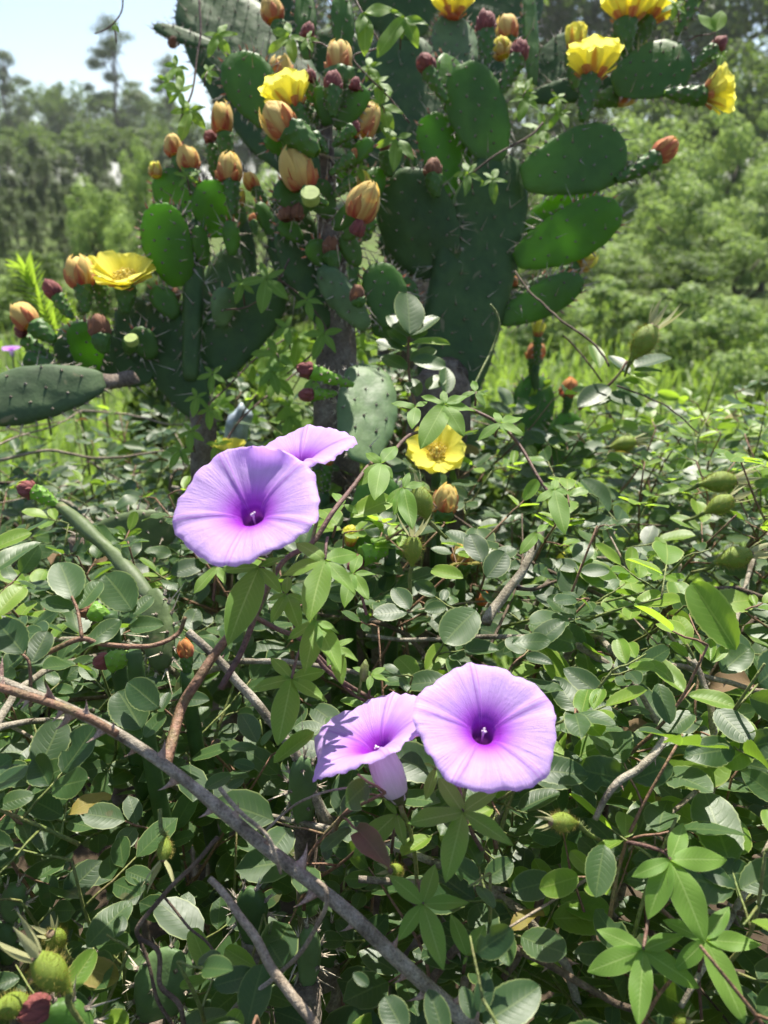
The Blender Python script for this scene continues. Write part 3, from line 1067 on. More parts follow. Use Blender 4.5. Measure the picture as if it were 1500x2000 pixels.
def bud(parent, px, py, size, d, ax=0.0, ay=-1.0, az=0.0, kind='tan', stretch=1.0):
    """bud centred on (px, py), size pixels wide, pointing along picture direction (ax, ay) leaning az away"""
    s = 0.90 * size / 1500 * d
    stretch *= random.uniform(0.95, 1.18)
    axis = (RGT * ax - UPV * ay + FWD * az).normalized()
    base = P(px, py, d) - axis * s * 0.62 * stretch
    spin = random.uniform(0, 6.28)
    Mx = mat4(zframe(axis, spin), base, s, s, s * stretch)
    core, t1, t2, t3, t4 = TEP[kind]
    o = add('bud', core, parent, Mx)
    layers = ((t1, 4, 0.0, 1.0), (t2, 4, 0.6, 1.03), (t3, 4, 0.2, 1.05), (t4, 3, 0.9, 1.06)) if kind in ('tan', 'gold', 'red') else ((t2, 5, 0.0, 1.0), (t3, 4, 0.5, 1.05), (t4, 4, 0.9, 1.08))
    for (me, n, off, k) in layers:
        for i in range(n):
            a = 2 * math.pi * (i + off + random.uniform(-.1, .1)) / n
            kk = k * random.uniform(0.96, 1.06)
            zz = random.uniform(0.86, 1.08)
            add('tepal', me, o, Mx @ Matrix.Rotation(a, 4, 'Z') @ Matrix.Rotation(random.uniform(-.04, .07), 4, 'Y') @ Matrix.Rotation(random.uniform(-.09, .09), 4, 'X') @ Matrix.Diagonal((kk, kk, zz, 1)))
    return o


# ---- open flowers
def petal_mesh(name, mat, L, W, lean0, lean1, cup=0.25, notch=0.06, nu=7, nv=9):
    """petal rising from the axis: +Z is the flower's axis, +X outward; lean angles from the axis at foot and tip"""
    mb = MB()
    pts, uvs = [], []
    x = z = 0.0
    for j in range(nv):
        t = j / (nv - 1)
        ang = lerp(lean0, lean1, t ** 0.8)
        if j:
            x += math.sin(ang) * L / (nv - 1)
            z += math.cos(ang) * L / (nv - 1)
        wd = W / 2 * pad_profile(0.10 + 0.90 * t, 0.8, 0.26) if t < 0.999 else W * 0.16
        nx, nz = math.cos(ang), -math.sin(ang)
        for i in range(nu):
            u = 2 * i / (nu - 1) - 1
            lift = -cup * wd * (u * u)
            tipd = -notch * L * (t ** 6) * (abs(u) ** 2) * 1.2 + 0.012 * L * math.sin(u * 7 + t * 3) * t
            pts.append(Vector((x + nx * lift + math.sin(ang) * tipd, u * wd, z + nz * lift + math.cos(ang) * tipd)))
            uvs.append((i / (nu - 1), t))
    mb.quadgrid(pts, uvs, nu, nv)
    return mb.mesh(name, mat)


def stamens_mesh(rad, h, n=90):
    mb = MB()
    rnd = random.Random(3)
    for i in range(n):
        a = rnd.uniform(0, 6.28)
        r = rad * math.sqrt(rnd.random())
        b = Vector((r * 0.5 * math.cos(a), r * 0.5 * math.sin(a), 0.0))
        t = Vector((r * math.cos(a), r * math.sin(a), h * rnd.uniform(0.6, 1.0)))
        mb.cone(b, t, 0.006, 3)
        mb.blob(t, 0.022)
    mb.tube([(0, 0, 0), (0, 0, h * 1.15)], [0.03, 0.035], 6)
    return mb.mesh('stamens', M['stamen'])


FLW = {}
for st, l0, l1, o0, o1 in (('open', 0.70, 1.0, 0.85, 1.30), ('cup', 0.48, 0.72, 0.65, 0.95), ('closed', 0.50, -0.25, 0.55, -0.05), ('wide', 0.85, 1.3, 0.95, 1.45)):
    FLW[st] = (petal_mesh('petal', M['petal'], 0.58, 0.44, l0, l1), petal_mesh('petal', M['petal'], 0.55, 0.42, (l0 + o0) / 2, (l1 + o1) / 2),
               petal_mesh('petal', M['petal_outer'], 0.44, 0.27, o0, o1), petal_mesh('petal', M['tepal_red'], 0.20, 0.16, o0 + 0.1, o1))
STAM = stamens_mesh(0.20, 0.22)
CUPM = MB()
CUPM.tube([(0, 0, -0.05), (0, 0, 0.0), (0, 0, 0.04)], [0.13, 0.15, 0.10], 12)
CUPME = CUPM.mesh('flower_cup', M['tepal_red'])


def flower(parent, px, py, size, d, ax=0.0, ay=-1.0, az=0.0, state='open'):
    """open flower whose foot is at (px, py); size = spread in pixels"""
    s = size / 1500 * d
    axis = (RGT * ax - UPV * ay + FWD * az).normalized()
    base = P(px, py, d)
    Mx = mat4(zframe(axis, random.uniform(0, 6.28)), base, s, s, s)
    o = add('flower', CUPME, parent, Mx)
    p1, p2, p3, p4 = FLW[state]
    for (me, n, off, r0, z0) in ((p1, 6, 0.0, 0.10, 0.02), (p2, 6, 0.5, 0.125, 0.0), (p3, 6, 0.25, 0.14, -0.02), (p4, 5, 0.4, 0.15, -0.04)):
        for i in range(n):
            a = 2 * math.pi * (i + off + random.uniform(-.13, .13)) / n
            k = random.uniform(0.92, 1.06)
            tilt = Matrix.Rotation(random.uniform(-0.10, 0.10), 4, 'Y')
            add('petal', me, o, Mx @ Matrix.Rotation(a, 4, 'Z') @ Matrix.Translation((r0, 0, z0)) @ tilt @ Matrix.Diagonal((k, k, k, 1)))
    if state != 'closed':
        add('stamens', STAM, o, Mx, kind='stuff')
    return o


def stem_part(parent, pts, radii, mat, name='trunk', sides=12, seg=5, rough=0.0):
    path = smooth_path(pts, seg)
    n = len(path)
    rr = [np.interp(i / (n - 1), np.linspace(0, 1, len(radii)), radii) for i in range(n)]
    mb = MB()
    mb.tube(path, rr, sides)
    if rough:
        for i, p in enumerate(mb.v):
            mb.v[i] = p + Vector((mnoise.noise(p * 40), mnoise.noise(p * 40 + Vector((5, 0, 0))), mnoise.noise(p * 40 + Vector((0, 9, 0))))) * rough
    return add(name, mb.mesh(name, M[mat]), parent, Matrix.Identity(4))


def down(p, z=0.0):
    return Vector((p.x, p.y, z))


# ================= plant with the thick flat stem (right of the middle)
def cactus_right():
    D = 0.98
    root = thing('prickly_pear', 'prickly pear with one tall thick flat stem and wide pads spreading right', 'cactus', down(P(860, 900, D)))
    r = root
    b0 = P(850, 900, D + .02)
    stem_part(r, [down(b0, -0.05), Vector((b0.x, b0.y, 0.45)), P(855, 850, D + .01), P(868, 740, D)], [0.05, 0.048, 0.042, 0.03], 'trunk', rough=0.004)
    pad(r, 862, 800, 985, 292, 168, D, D, 8, 'pad_old', T=0.03, spines=0.55, red=False, e0=0.42, e1=0.4)
    pad(r, 968, 318, 902, 122, 112, D - .01, D - .02, -8, 'pad', spines=.05, red=False)
    pad(r, 950, 330, 868, 104, 92, D + .025, D + .01, 30, 'pad_bright')
    pad(r, 895, 170, 885, 28, 92, D + .05, D + .07, 15, 'pad_pale')
    pad(r, 908, 408, 838, 222, 100, D + .02, D - .01, 20, 'pad_bright')
    pad(r, 868, 540, 768, 338, 150, D - .01, D - .02, -12, 'pad_old', spines=.3, red=False)
    pad(r, 862, 545, 742, 462, 62, D + .03, D + .04, 0, 'pad_old', red=False)
    pad(r, 1018, 352, 1224, 285, 128, D - .02, D - .03, 6, 'pad', red=False, e1=0.38)
    pad(r, 1006, 510, 1214, 408, 100, D - .01, D - .035, 10, 'pad_bright', spines=.3)
    pad(r, 1022, 450, 1170, 366, 74, D + .03, D + .03, 0, 'pad_bright')
    pad(r, 975, 628, 1140, 545, 66, D + .01, D - .02, 10, 'pad', spines=.25)
    pad(r, 980, 612, 1085, 545, 44, D + .05, D + .06, 30, 'pad_pale')
    pad(r, 1198, 165, 1348, 112, 118, D + .01, D + .0, -10, 'pad', red=False)
    pad(r, 1080, 205, 1120, 60, 105, D + .14, D + .15, -20, 'pad_old', red=False)
    pad(r, 1030, 190, 1210, 160, 52, D + .10, D + .06, 0, 'pad_old', red=False)
    pad(r, 1195, 150, 1240, 40, 60, D + .07, D + .08, 20, 'pad')
    pad(r, 1040, 165, 1032, -30, 32, D + .10, D + .12, 30, 'pad', e0=0.35, e1=0.3)
    # fruits with buds and flowers
    ovary(r, 1137, 236, 1153, 150, 42, D - .03)
    flower(r, 1156, 152, 118, D - .03, 0.08, -1, -0.10, 'cup')
    ovary(r, 1125, 175, 1123, 98, 38, D + .03)
    flower(r, 1123, 98, 88, D + .03, 0.05, -1, -.05, 'closed')
    ovary(r, 1220, 100, 1222, 42, 44, D + .02)
    flower(r, 1225, 42, 118, D + .02, 0.05, -1, -0.05, 'cup')
    ovary(r, 1240, 95, 1265, 40, 38, D + .05)
    flower(r, 1268, 40, 100, D + .05, 0.3, -1, 0.0, 'cup')
    flower(r, 1240, 95, 60, D + .09, 0.2, -.4, -.6, 'closed')
    ovary(r, 1298, 182, 1378, 188, 42, D - .01)
    flower(r, 1376, 186, 98, D - .01, 1.0, -0.28, -0.12, 'cup')
    ovary(r, 1348, 140, 1394, 96, 34, D)
    bud(r, 1406, 84, 27, D, .5, -.8, 0, 'maroon')
    ovary(r, 1322, 66, 1368, -30, 36, D + .01)
    ovary(r, 1203, 352, 1284, 306, 38, D - .03)
    bud(r, 1302, 290, 40, D - .03, .75, -.6, 0, 'red', 1.15)
    ovary(r, 1150, 200, 1206, 186, 38, D + .03)
    bud(r, 1226, 188, 36, D + .03, 1, -.05, 0, 'tan')
    ovary(r, 950, 138, 950, 58, 34, D - .01)
    bud(r, 949, 42, 37, D - .01, 0, -1, 0, 'maroon')
    ovary(r, 1000, 130, 995, 72, 28, D + .06)
    bud(r, 991, 52, 42, D + .06, -.1, -1, 0, 'tan')
    bud(r, 981, 92, 36, D + .05, -.15, -1, 0, 'gold')
    ovary(r, 978, 182, 1010, 112, 36, D - .02)
    bud(r, 1015, 96, 34, D - .02, .15, -1, 0, 'maroon')
    ovary(r, 872, 198, 836, 136, 30, D - .03)
    bud(r, 830, 120, 34, D - .03, -.4, -.9, 0, 'maroon')
    ovary(r, 852, 385, 846, 342, 34, D - .05)
    bud(r, 845, 326, 34, D - .05, 0, -1, -.1, 'brown')
    ovary(r, 808, 330, 800, 310, 24, D - .0)
    bud(r, 800, 305, 22, D - .0, -.2, -1, 0, 'brown')
    flower(r, 885, 32, 92, D + .06, 0, -1, -.1, 'cup')
    ovary(r, 1060, 570, 1126, 518, 30, D + .05)
    bud(r, 1146, 505, 40, D + .05, .8, -.5, 0, 'gold')
    bud(r, 1117, 535, 18, D - .01, .6, -.7, 0, 'red')
    ovary(r, 1000, 545, 1002, 520, 22, D + .06)
    bud(r, 1003, 548, 16, D + .05, .1, -1, 0, 'red')


# ================= plant in the middle, with the grey cut stem
def cactus_middle():
    D = 0.90
    root = thing('prickly_pear', 'prickly pear with grey cut stem and dense orange buds in the middle', 'cactus', down(P(645, 900, D + .06)))
    r = root
    b0 = P(650, 900, D + .08)
    stem_part(r, [down(b0, -0.05), Vector((b0.x, b0.y, 0.6)), P(655, 860, D + .06), P(660, 640, D + .05), P(642, 470, D), P(640, 340, D - .01), P(632, 218, D - .02)],
              [0.045, 0.04, 0.03, 0.022, 0.014, 0.0085, 0.0095], 'trunk', rough=0.003)
    sp = MB()
    for (x0, y0, x1, y1) in ((642, 262, 640, 345), (646, 308, 678, 352), (644, 318, 655, 368), (622, 400, 620, 480), (630, 355, 600, 350), (650, 340, 690, 365), (640, 230, 680, 240), (655, 460, 668, 545)):
        sp.cone(P(x0, y0, D - .02), P(x1, y1, D - .045), 0.0012, 5)
    add('spines', sp.mesh('spines', M['spine']), r, Matrix.Identity(4), kind='stuff')
    pad(r, 545, 252, 452, 104, 106, D + .01, D - .01, 5, 'pad', spines=.25)
    pad(r, 638, 290, 556, 240, 46, D - .03, D - .05, 10, 'pad', e0=.5)
    pad(r, 632, 245, 598, 138, 32, D - .01, D - .02, 10, 'pad', e0=.5, e1=.35)
    pad(r, 640, 245, 622, 168, 30, D - .03, D - .04, -20, 'pad', e0=.4, e1=.3)
    pad(r, 655, 250, 712, 168, 52, D - .02, D - .03, 12, 'pad', e1=.33)
    pad(r, 672, 330, 728, 272, 38, D - .03, D - .05, -10, 'pad')
    pad(r, 680, 290, 672, 240, 36, D + .02, D + .02, 0, 'pad')
    pad(r, 600, 118, 594, -20, 42, D + .06, D + .07, 0, 'pad')
    pad(r, 676, 108, 664, -12, 46, D + .05, D + .06, -10, 'pad')
    pad(r, 600, 420, 540, 358, 58, D - .03, D - .05, 15, 'pad')
    pad(r, 645, 425, 612, 352, 56, D - .02, D - .04, 10, 'pad')
    pad(r, 650, 445, 716, 396, 46, D - .05, D - .07, 10, 'pad', e1=.35)
    pad(r, 668, 465, 702, 445, 26, D - .05, D - .06, 10, 'pad')
    pad(r, 640, 640, 560, 400, 96, D + .03, D + .0, 15, 'pad_old', red=False)
    pad(r, 668, 640, 530, 460, 76, D + .05, D + .04, 0, 'pad_old', red=False)
    pad(r, 540, 470, 505, 395, 34, D + .04, D + .03, 30, 'pad')
    pad(r, 640, 600, 605, 470, 84, D + .06, D + .06, -15, 'pad_old', red=False)
    pad(r, 690, 560, 655, 470, 50, D + .05, D + .05, 30, 'pad', red=False)
    pad(r, 690, 420, 745, 330, 46, D + .04, D + .05, 20, 'pad')
    pad(r, 720, 470, 690, 380, 40, D + .06, D + .06, -30, 'pad_pale')
    pad(r, 560, 500, 566, 350, 70, D + .09, D + .1, 20, 'pad_old', red=False)
    pad(r, 720, 640, 622, 524, 58, D - .03, D - .01, -28, 'pad_pale', T=.014, red=False)
    pad(r, 762, 640, 742, 512, 84, D + .0, D + .0, 12, 'pad', spines=.15)
    pad(r, 742, 660, 795, 542, 84, D + .03, D + .03, -14, 'pad', spines=.15)
    pad(r, 705, 900, 725, 714, 122, D - .12, D - .03, 16, 'pad_pale', T=.016, spines=.05, red=False)
    ovary(r, 690, 752, 607, 724, 31, D - .10, D - .12, 'ovary_bright')
    bud(r, 594, 722, 29, D - .12, -1, -.1, -.2, 'maroon')
    ovary(r, 656, 768, 608, 770, 26, D - .10, D - .12, 'ovary_bright')
    bud(r, 597, 771, 25, D - .12, -1, .1, -.2, 'maroon')
    # upper buds and the flower
    ovary(r, 575, 205, 555, 165, 34, D + .02)
    bud(r, 549, 135, 44, D + .02, 0, -1, 0, 'tan')
    ovary(r, 610, 275, 575, 208, 40, D - .04)
    flower(r, 572, 212, 112, D - .04, -.35, -.9, -.1, 'cup')
    ovary(r, 620, 300, 562, 252, 44, D - .07)
    bud(r, 541, 230, 60, D - .075, -.5, -.75, -.25, 'tan')
    ovary(r, 664, 190, 664, 140, 44, D - .02)
    bud(r, 662, 110, 48, D - .02, 0, -1, 0, 'tan', 1.1)
    ovary(r, 650, 228, 651, 172, 36, D - .05)
    bud(r, 651, 158, 36, D - .05, 0, -1, -.1, 'maroon')
    bud(r, 716, 230, 50, D + .0, .35, -.9, 0, 'tan', 1.1)
    bud(r, 718, 262, 26, D + .03, 0.2, -.8, 0, 'brown')
    ovary(r, 556, 88, 542, 45, 36, D + .08)
    bud(r, 530, 18, 42, D + .08, -.25, -1, 0, 'tan', 1.1)
    bud(r, 602, 60, 27, D + .05, .2, -1, 0, 'maroon')
    bud(r, 580, 326, 62, D - .06, -.25, -.8, -.3, 'tan')
    bud(r, 712, 390, 58, D - .08, .4, -.8, -.3, 'tan')
    bud(r, 700, 443, 27, D - .08, .4, -.8, -.3, 'maroon')
    bud(r, 558, 414, 28, D - .04, -.1, -1, 0, 'brown')
    bud(r, 580, 412, 26, D - .04, .1, -1, 0, 'brown')
    ovary(r, 762, 345, 757, 300, 32, D + .04)
    bud(r, 757, 285, 27, D + .04, 0, -1, 0, 'brown')
    ovary(r, 655, 525, 648, 495, 28, D - .02)
    bud(r, 645, 478, 30, D - .02, -.1, -1, 0, 'brown')
    ovary(r, 705, 600, 699, 585, 26, D - .05)
    bud(r, 698, 572, 29, D - .05, 0, -1, -.3, 'brown')
    ovary(r, 607, 410, 607, 372, 46, D - .06, D - .075)
    cut = MB()
    cc = P(606, 378, D - .088)
    cut.tube([cc + (UPV * .4 - FWD * .9) * -.010, cc, cc + (UPV * .4 - FWD * .9) * 0.002], [0.0095, 0.0105, 0.0098], 16)
    add('cut_face', cut.mesh('cut_face', M['cut'], False), r, Matrix.Identity(4))
    bud(r, 710, 348, 26, D + .02, 0, -.8, -.2, 'gold')
    for (bx, by, tx, ty, w, dd) in ((640, 300, 612, 262, 26, -.06), (650, 285, 690, 250, 24, -.05), (645, 340, 690, 305, 28, -.05), (640, 262, 596, 205, 26, -.02), (655, 215, 690, 168, 24, -.03),
                                    (640, 400, 590, 372, 26, -.07), (650, 385, 690, 350, 26, -.04), (690, 262, 745, 245, 22, .02), (620, 200, 606, 150, 22, .0), (690, 480, 730, 430, 26, .02)):
        ovary(r, bx, by, tx, ty, w, D + dd)
    for (x, y, sz, kd) in ((606, 146, 22, 'maroon'), (694, 162, 20, 'maroon'), (694, 300, 20, 'red'), (694, 246, 18, 'maroon')):
        bud(r, x, y, sz, D - .04, .1, -1, -.1, kd)
    for (bx, by, tx, ty, w, yw, m_) in ((600, 330, 560, 290, 34, 10, 'pad'), (590, 470, 545, 430, 40, 15, 'pad'), (660, 360, 690, 318, 30, -10, 'pad_bright'), (700, 520, 670, 455, 40, 10, 'pad'), (640, 520, 605, 470, 44, -10, 'pad'), (560, 300, 520, 262, 40, 10, 'pad')):
        pad(r, bx, by, tx, ty, w, D - .005, D - .02, yw, m_)
    bud(r, 493, 425, 14, D + .02, 0, -1, 0, 'red')
    ovary(r, 500, 458, 494, 432, 18, D + .02)


# ================= plant with the brown trunk on the left
def cactus_left():
    D = 0.94
    root = thing('prickly_pear', 'prickly pear on a brown woody trunk with buds fanning out left', 'cactus', down(P(392, 900, D)))
    r = root
    b0 = P(400, 920, D)
    stem_part(r, [down(b0, -0.05), Vector((b0.x, b0.y, 0.5)), P(400, 900, D + .01), P(386, 810, D + .008), P(380, 735, D + .01)], [0.04, 0.030, 0.0165, 0.0135, 0.007], 'trunk', rough=0.0065)
    pad(r, 380, 742, 545, 545, 118, D - .0, D - .0, 10, 'pad_old', spines=.3, red=False, e0=.5)
    pad(r, 382, 740, 470, 480, 92, D + .03, D + .05, 25, 'pad_pale', spines=.5, red=False, e0=.5)
    pad(r, 372, 745, 382, 425, 40, D - .02, D - .01, 5, 'pad_old', T=.02, spines=.7, red=False, e0=.3, e1=.3)
    pad(r, 350, 560, 308, 396, 92, D - .02, D - .06, 12, 'pad_bright', spines=.1)
    pad(r, 372, 440, 318, 332, 84, D + .02, D + .0, -10, 'pad', spines=.1)
    pad(r, 425, 465, 410, 350, 80, D + .0, D - .03, 8, 'pad_bright', spines=.1)
    pad(r, 392, 810, 285, 590, 118, D - .01, D - .01, -12, 'pad_old', red=False)
    pad(r, 330, 740, 245, 585, 96, D + .0, D - .01, 8, 'pad_old', red=False)
    pad(r, 300, 730, 108, 660, 118, D - .01, D - .02, 5, 'pad_old', red=False)
    pad(r, 180, 728, 156, 628, 64, D - .04, D - .07, 14, 'pad_bright', spines=.1)
    pad(r, 470, 470, 455, 395, 40, D + .01, D + .0, 40, 'pad')
    pad(r, 495, 540, 470, 420, 26, D + .02, D + .01, 40, 'pad_old')
    ovary(r, 448, 330, 438, 262, 32, D)
    bud(r, 434, 228, 40, D, -.05, -1, 0, 'tan', 1.15)
    ovary(r, 420, 350, 414, 285, 26, D + .02)
    bud(r, 411, 266, 25, D + .02, -.2, -1, 0, 'maroon')
    ovary(r, 365, 360, 345, 308, 26, D + .0)
    bud(r, 337, 282, 34, D + .0, -.3, -1, 0, 'tan', 1.15)
    ovary(r, 385, 385, 372, 335, 34, D - .02)
    bud(r, 366, 307, 40, D - .02, -.15, -1, -.1, 'tan', 1.05)
    ovary(r, 455, 420, 450, 352, 34, D - .03)
    bud(r, 448, 326, 48, D - .03, 0, -1, -.1, 'tan')
    bud(r, 303, 330, 24, D - .01, -.1, -1, 0, 'gold')
    ovary(r, 530, 400, 497, 368, 26, D + .02)
    bud(r, 489, 352, 28, D + .02, -.4, -.9, 0, 'tan')
    bud(r, 470, 382, 18, D + .02, 0, -1, 0, 'gold', 1.5)
    for (bx, by, tx, ty, w, yw, m_) in ((345, 620, 300, 560, 46, 20, 'pad'), (400, 520, 385, 440, 30, 30, 'pad_bright'), (455, 500, 450, 430, 34, -20, 'pad'), (300, 700, 262, 640, 50, 10, 'pad'), (430, 640, 440, 560, 44, 25, 'pad_pale'), (350, 470, 345, 400, 30, -30, 'pad')):
        pad(r, bx, by, tx, ty, w, D - .02, D - .035, yw, m_)
    ovary(r, 246, 610, 246, 556, 40, D - .05)
    flower(r, 246, 554, 110, D - .05, 0.03, -.72, -.68, 'open')
    ovary(r, 168, 610, 162, 555, 40, D - .06)
    bud(r, 155, 530, 50, D - .06, -.15, -1, -.1, 'tan')
    ovary(r, 208, 612, 190, 545, 32, D - .03)
    flower(r, 186, 548, 78, D - .03, -.15, -1, -.05, 'closed')
    ovary(r, 142, 622, 111, 578, 30, D - .05)
    bud(r, 100, 562, 32, D - .05, -.5, -.85, 0, 'maroon')
    ovary(r, 108, 665, 66, 636, 36, D - .07)
    bud(r, 44, 614, 46, D - .07, -.6, -.75, 0, 'tan', 1.1)
    bud(r, 38, 646, 20, D - .06, -.7, -.5, 0, 'maroon')
    ovary(r, 106, 705, 48, 664, 26, D - .05)
    ovary(r, 132, 732, 54, 700, 32, D - .07)
    ovary(r, 205, 690, 196, 655, 36, D - .09)
    bud(r, 193, 634, 38, D - .09, -.1, -1, -.2, 'brown')
    ovary(r, 340, 630, 338, 590, 26, D - .01)
    bud(r, 338, 572, 26, D - .01, .1, -1, 0, 'brown')
    ovary(r, 250, 690, 255, 664, 30, D - .07, D - .085, 'ovary')
    cut = MB()
    cc = P(256, 662, D - .090)
    cut.tube([cc + (UPV * .6 - FWD * .8) * -.006, cc, cc + (UPV * .6 - FWD * .8) * 0.002], [0.0070, 0.0078, 0.0072], 14)
    add('cut_face', cut.mesh('cut_face', M['cut'], False), r, Matrix.Identity(4))


# ================= big shaded plant behind
def cactus_back():
    D = 1.28
    root = thing('prickly_pear', 'large shaded blue-green prickly pear standing behind the flowering ones', 'cactus', down(P(760, 700, D)))
    r = root
    b0 = P(790, 700, D)
    stem_part(r, [down(b0, -0.05), Vector((b0.x, b0.y, 0.7)), P(790, 640, D), P(795, 420, D)], [0.06, 0.055, 0.045, 0.03], 'trunk', rough=0.004)
    pad(r, 800, 460, 790, 60, 190, D, D + .02, 10, 'pad_old', T=.03, spines=.3, red=False)
    pad(r, 690, 330, 640, 60, 150, D + .05, D + .06, -10, 'pad_old', red=False)
    pad(r, 640, 350, 380, -40, 215, D - .05, D - .02, 10, 'pad_old', T=.03, spines=.3, red=False, e0=.55)
    pad(r, 560, 120, 500, -120, 180, D + .02, D + .02, 0, 'pad_old', red=False)
    pad(r, 800, 80, 740, -180, 190, D + .02, D + .0, 0, 'pad_old', red=False)
    pad(r, 930, 190, 1010, -110, 170, D + .02, D + .04, 8, 'pad_old', red=False)
    pad(r, 820, 250, 935, 150, 90, D + .03, D + .03, 0, 'pad_old', red=False)
    pad(r, 420, 90, 300, 52, 34, D - .1, D - .1, 20, 'pad_old', red=False)
    bud(r, 337, 84, 20, D - .1, -.5, .8, 0, 'brown')


cactus_right()
cactus_middle()
cactus_left()
cactus_back()

# ================= lone pads and shoots standing in the shrubs
def foot_stem(root, p):
    """green stalk that carries a low fruit or flower up from the ground"""
    q = Vector((p.x + .01, p.y + .03, 0))
    stem_part(root, [Vector((q.x, q.y, -.02)), Vector((q.x, q.y, p.z * .5)), p.lerp(q, .08), p + ZUP * .003], [.010, .008, .006, .005], 'pad_old', 'stem', 8)


def shoot(label, pads, extra=None, name='prickly_pear_shoot'):
    p0 = pads[0]
    foot = P(p0[0], p0[1], p0[5])
    root = thing(name, label, 'cactus', down(foot))
    stem_part(root, [down(foot, -0.03), Vector((foot.x, foot.y, foot.z * 0.5)), foot + Vector((0, 0, 0.006))], [0.014, 0.011, 0.008], 'trunk', 'stem', 8)
    for q in pads:
        pad(root, *q[:8], mat=q[8] if len(q) > 8 else 'pad', red=False)
    if extra:
        extra(root)
    return root


def lying(root):
    stem_part(root, [P(262, 742, .86), P(215, 741, .84), P(165, 752, .82)], [0.011, 0.012, 0.02], 'trunk', 'woody_base', 10, rough=.003)


lp = thing('fallen_pad', 'grey-green cactus pad with woody base lying level at the photo edge', 'cactus pad', down(P(80, 800, .82)))
pad(lp, 205, 742, -70, 795, 112, .83, .79, 12, 'pad_dull', T=.02, spines=.05, red=False)
stem_part(lp, [P(258, 736, .86), P(222, 742, .845), P(190, 748, .833), P(150, 762, .825)], [0.0055, 0.0085, 0.0095, 0.007], 'trunk', 'woody_base', 12, rough=.008)

shoot('old mottled cactus pad low behind the upper purple flower', [(150, 1062, 345, 1030, 92, .78, .80, 0, 'pad_scarred')])


def bud_stem(root):
    stem_part(root, [P(296, 1170, .60), P(262, 1130, .62), P(215, 1075, .64), P(165, 1030, .66), P(118, 988, .68)], [.006, .0075, .0055, .0065, .0045], 'pad_scarred', 'stem', 10, rough=.0015)
    ovary(root, 112, 985, 66, 958, 32, .68, .68, 'ovary_bright')
    bud(root, 49, 955, 32, .68, -.9, -.2, -.1, 'maroon')


r_ = thing('cactus_branch', 'long thin scarred cactus branch ending in a maroon bud', 'cactus', down(P(296, 1170, .60)))
bud_stem(r_)
pad(r_, 300, 1150, 318, 1310, 70, .60, .58, 10, 'pad_scarred', red=False)

shoot('broad green pad in shade under the centre vine leaves', [(742, 1140, 735, 925, 112, .74, .73, 8, 'pad'), (758, 1180, 748, 1105, 84, .73, .73, 0, 'pad_scarred')])
r_ = thing('cactus_fruit', 'knobbly green fruit with dark bud beside the centre vine', 'cactus', down(P(735, 1085, .66)))
ovary(r_, 762, 1072, 706, 1086, 40, .66, .65, 'ovary_bright')
foot_stem(r_, P(762, 1072, .66))
bud(r_, 692, 1102, 30, .65, -.7, .5, -.2, 'maroon')
for (x0, y0, x1, y1, w, bx, by, d, kind, lab) in (
        (262, 1282, 213, 1294, 40, 197, 1293, .475, 'maroon', 'bright green fruit with maroon bud beneath the reddish rose twig'),
        (216, 1206, 178, 1192, 36, 164, 1190, .52, 'brown', 'bright green fruit with brown bud half hidden by rose leaves'),
        (366, 1320, 364, 1282, 30, 362, 1265, .56, 'red', 'dark fruit with a red knobbly bud in the shade')):
    r_ = thing('cactus_fruit', lab, 'cactus', down(P(x0, y0, d)))
    ovary(r_, x0, y0, x1, y1, w, d, d, 'ovary_bright' if 'bright' in lab else 'ovary')
    foot_stem(r_, P(x0, y0, d))
    bud(r_, bx, by, 30, d, (bx - x0) / 60, (by - y0) / 60, -.2, kind)
shoot('pale upright cactus pad below the leaning purple trumpet', [(596, 1622, 588, 1478, 54, .52, .50, 5, 'pad_pale'), (606, 1695, 596, 1608, 42, .54, .53, 0, 'pad_pale')])
shoot('dark green cactus pad with white dots behind the dry twig', [(498, 1850, 488, 1735, 66, .46, .45, -8, 'pad_old')])
shoot('narrow green cactus pad under the thick thorny cane', [(600, 1935, 606, 1808, 46, .46, .45, 10, 'pad_pale')])
shoot('small dark pad deep beneath the thorny cane', [(640, 1900, 634, 1790, 42, .50, .50, -10, 'pad_old')])
shoot('broad pale green pad low at the bottom edge', [(300, 2010, 335, 1850, 110, .47, .48, 10, 'pad_pale')])
shoot('wavy pale pad pair at the photo edge near the hips', [(8, 1890, 4, 1800, 60, .48, .47, 0, 'pad_pale'), (20, 1800, 32, 1728, 46, .47, .46, 12, 'pad_pale')])
r_ = thing('cactus_fruit', 'dark green fruit with a shiny maroon bud in the lower corner', 'cactus', down(P(110, 2000, .37)))
pad(r_, 190, 2040, 78, 1975, 90, .37, .365, 5, 'pad', red=False)
bud(r_, 62, 1972, 48, .36, -.8, -.1, -.3, 'maroon')

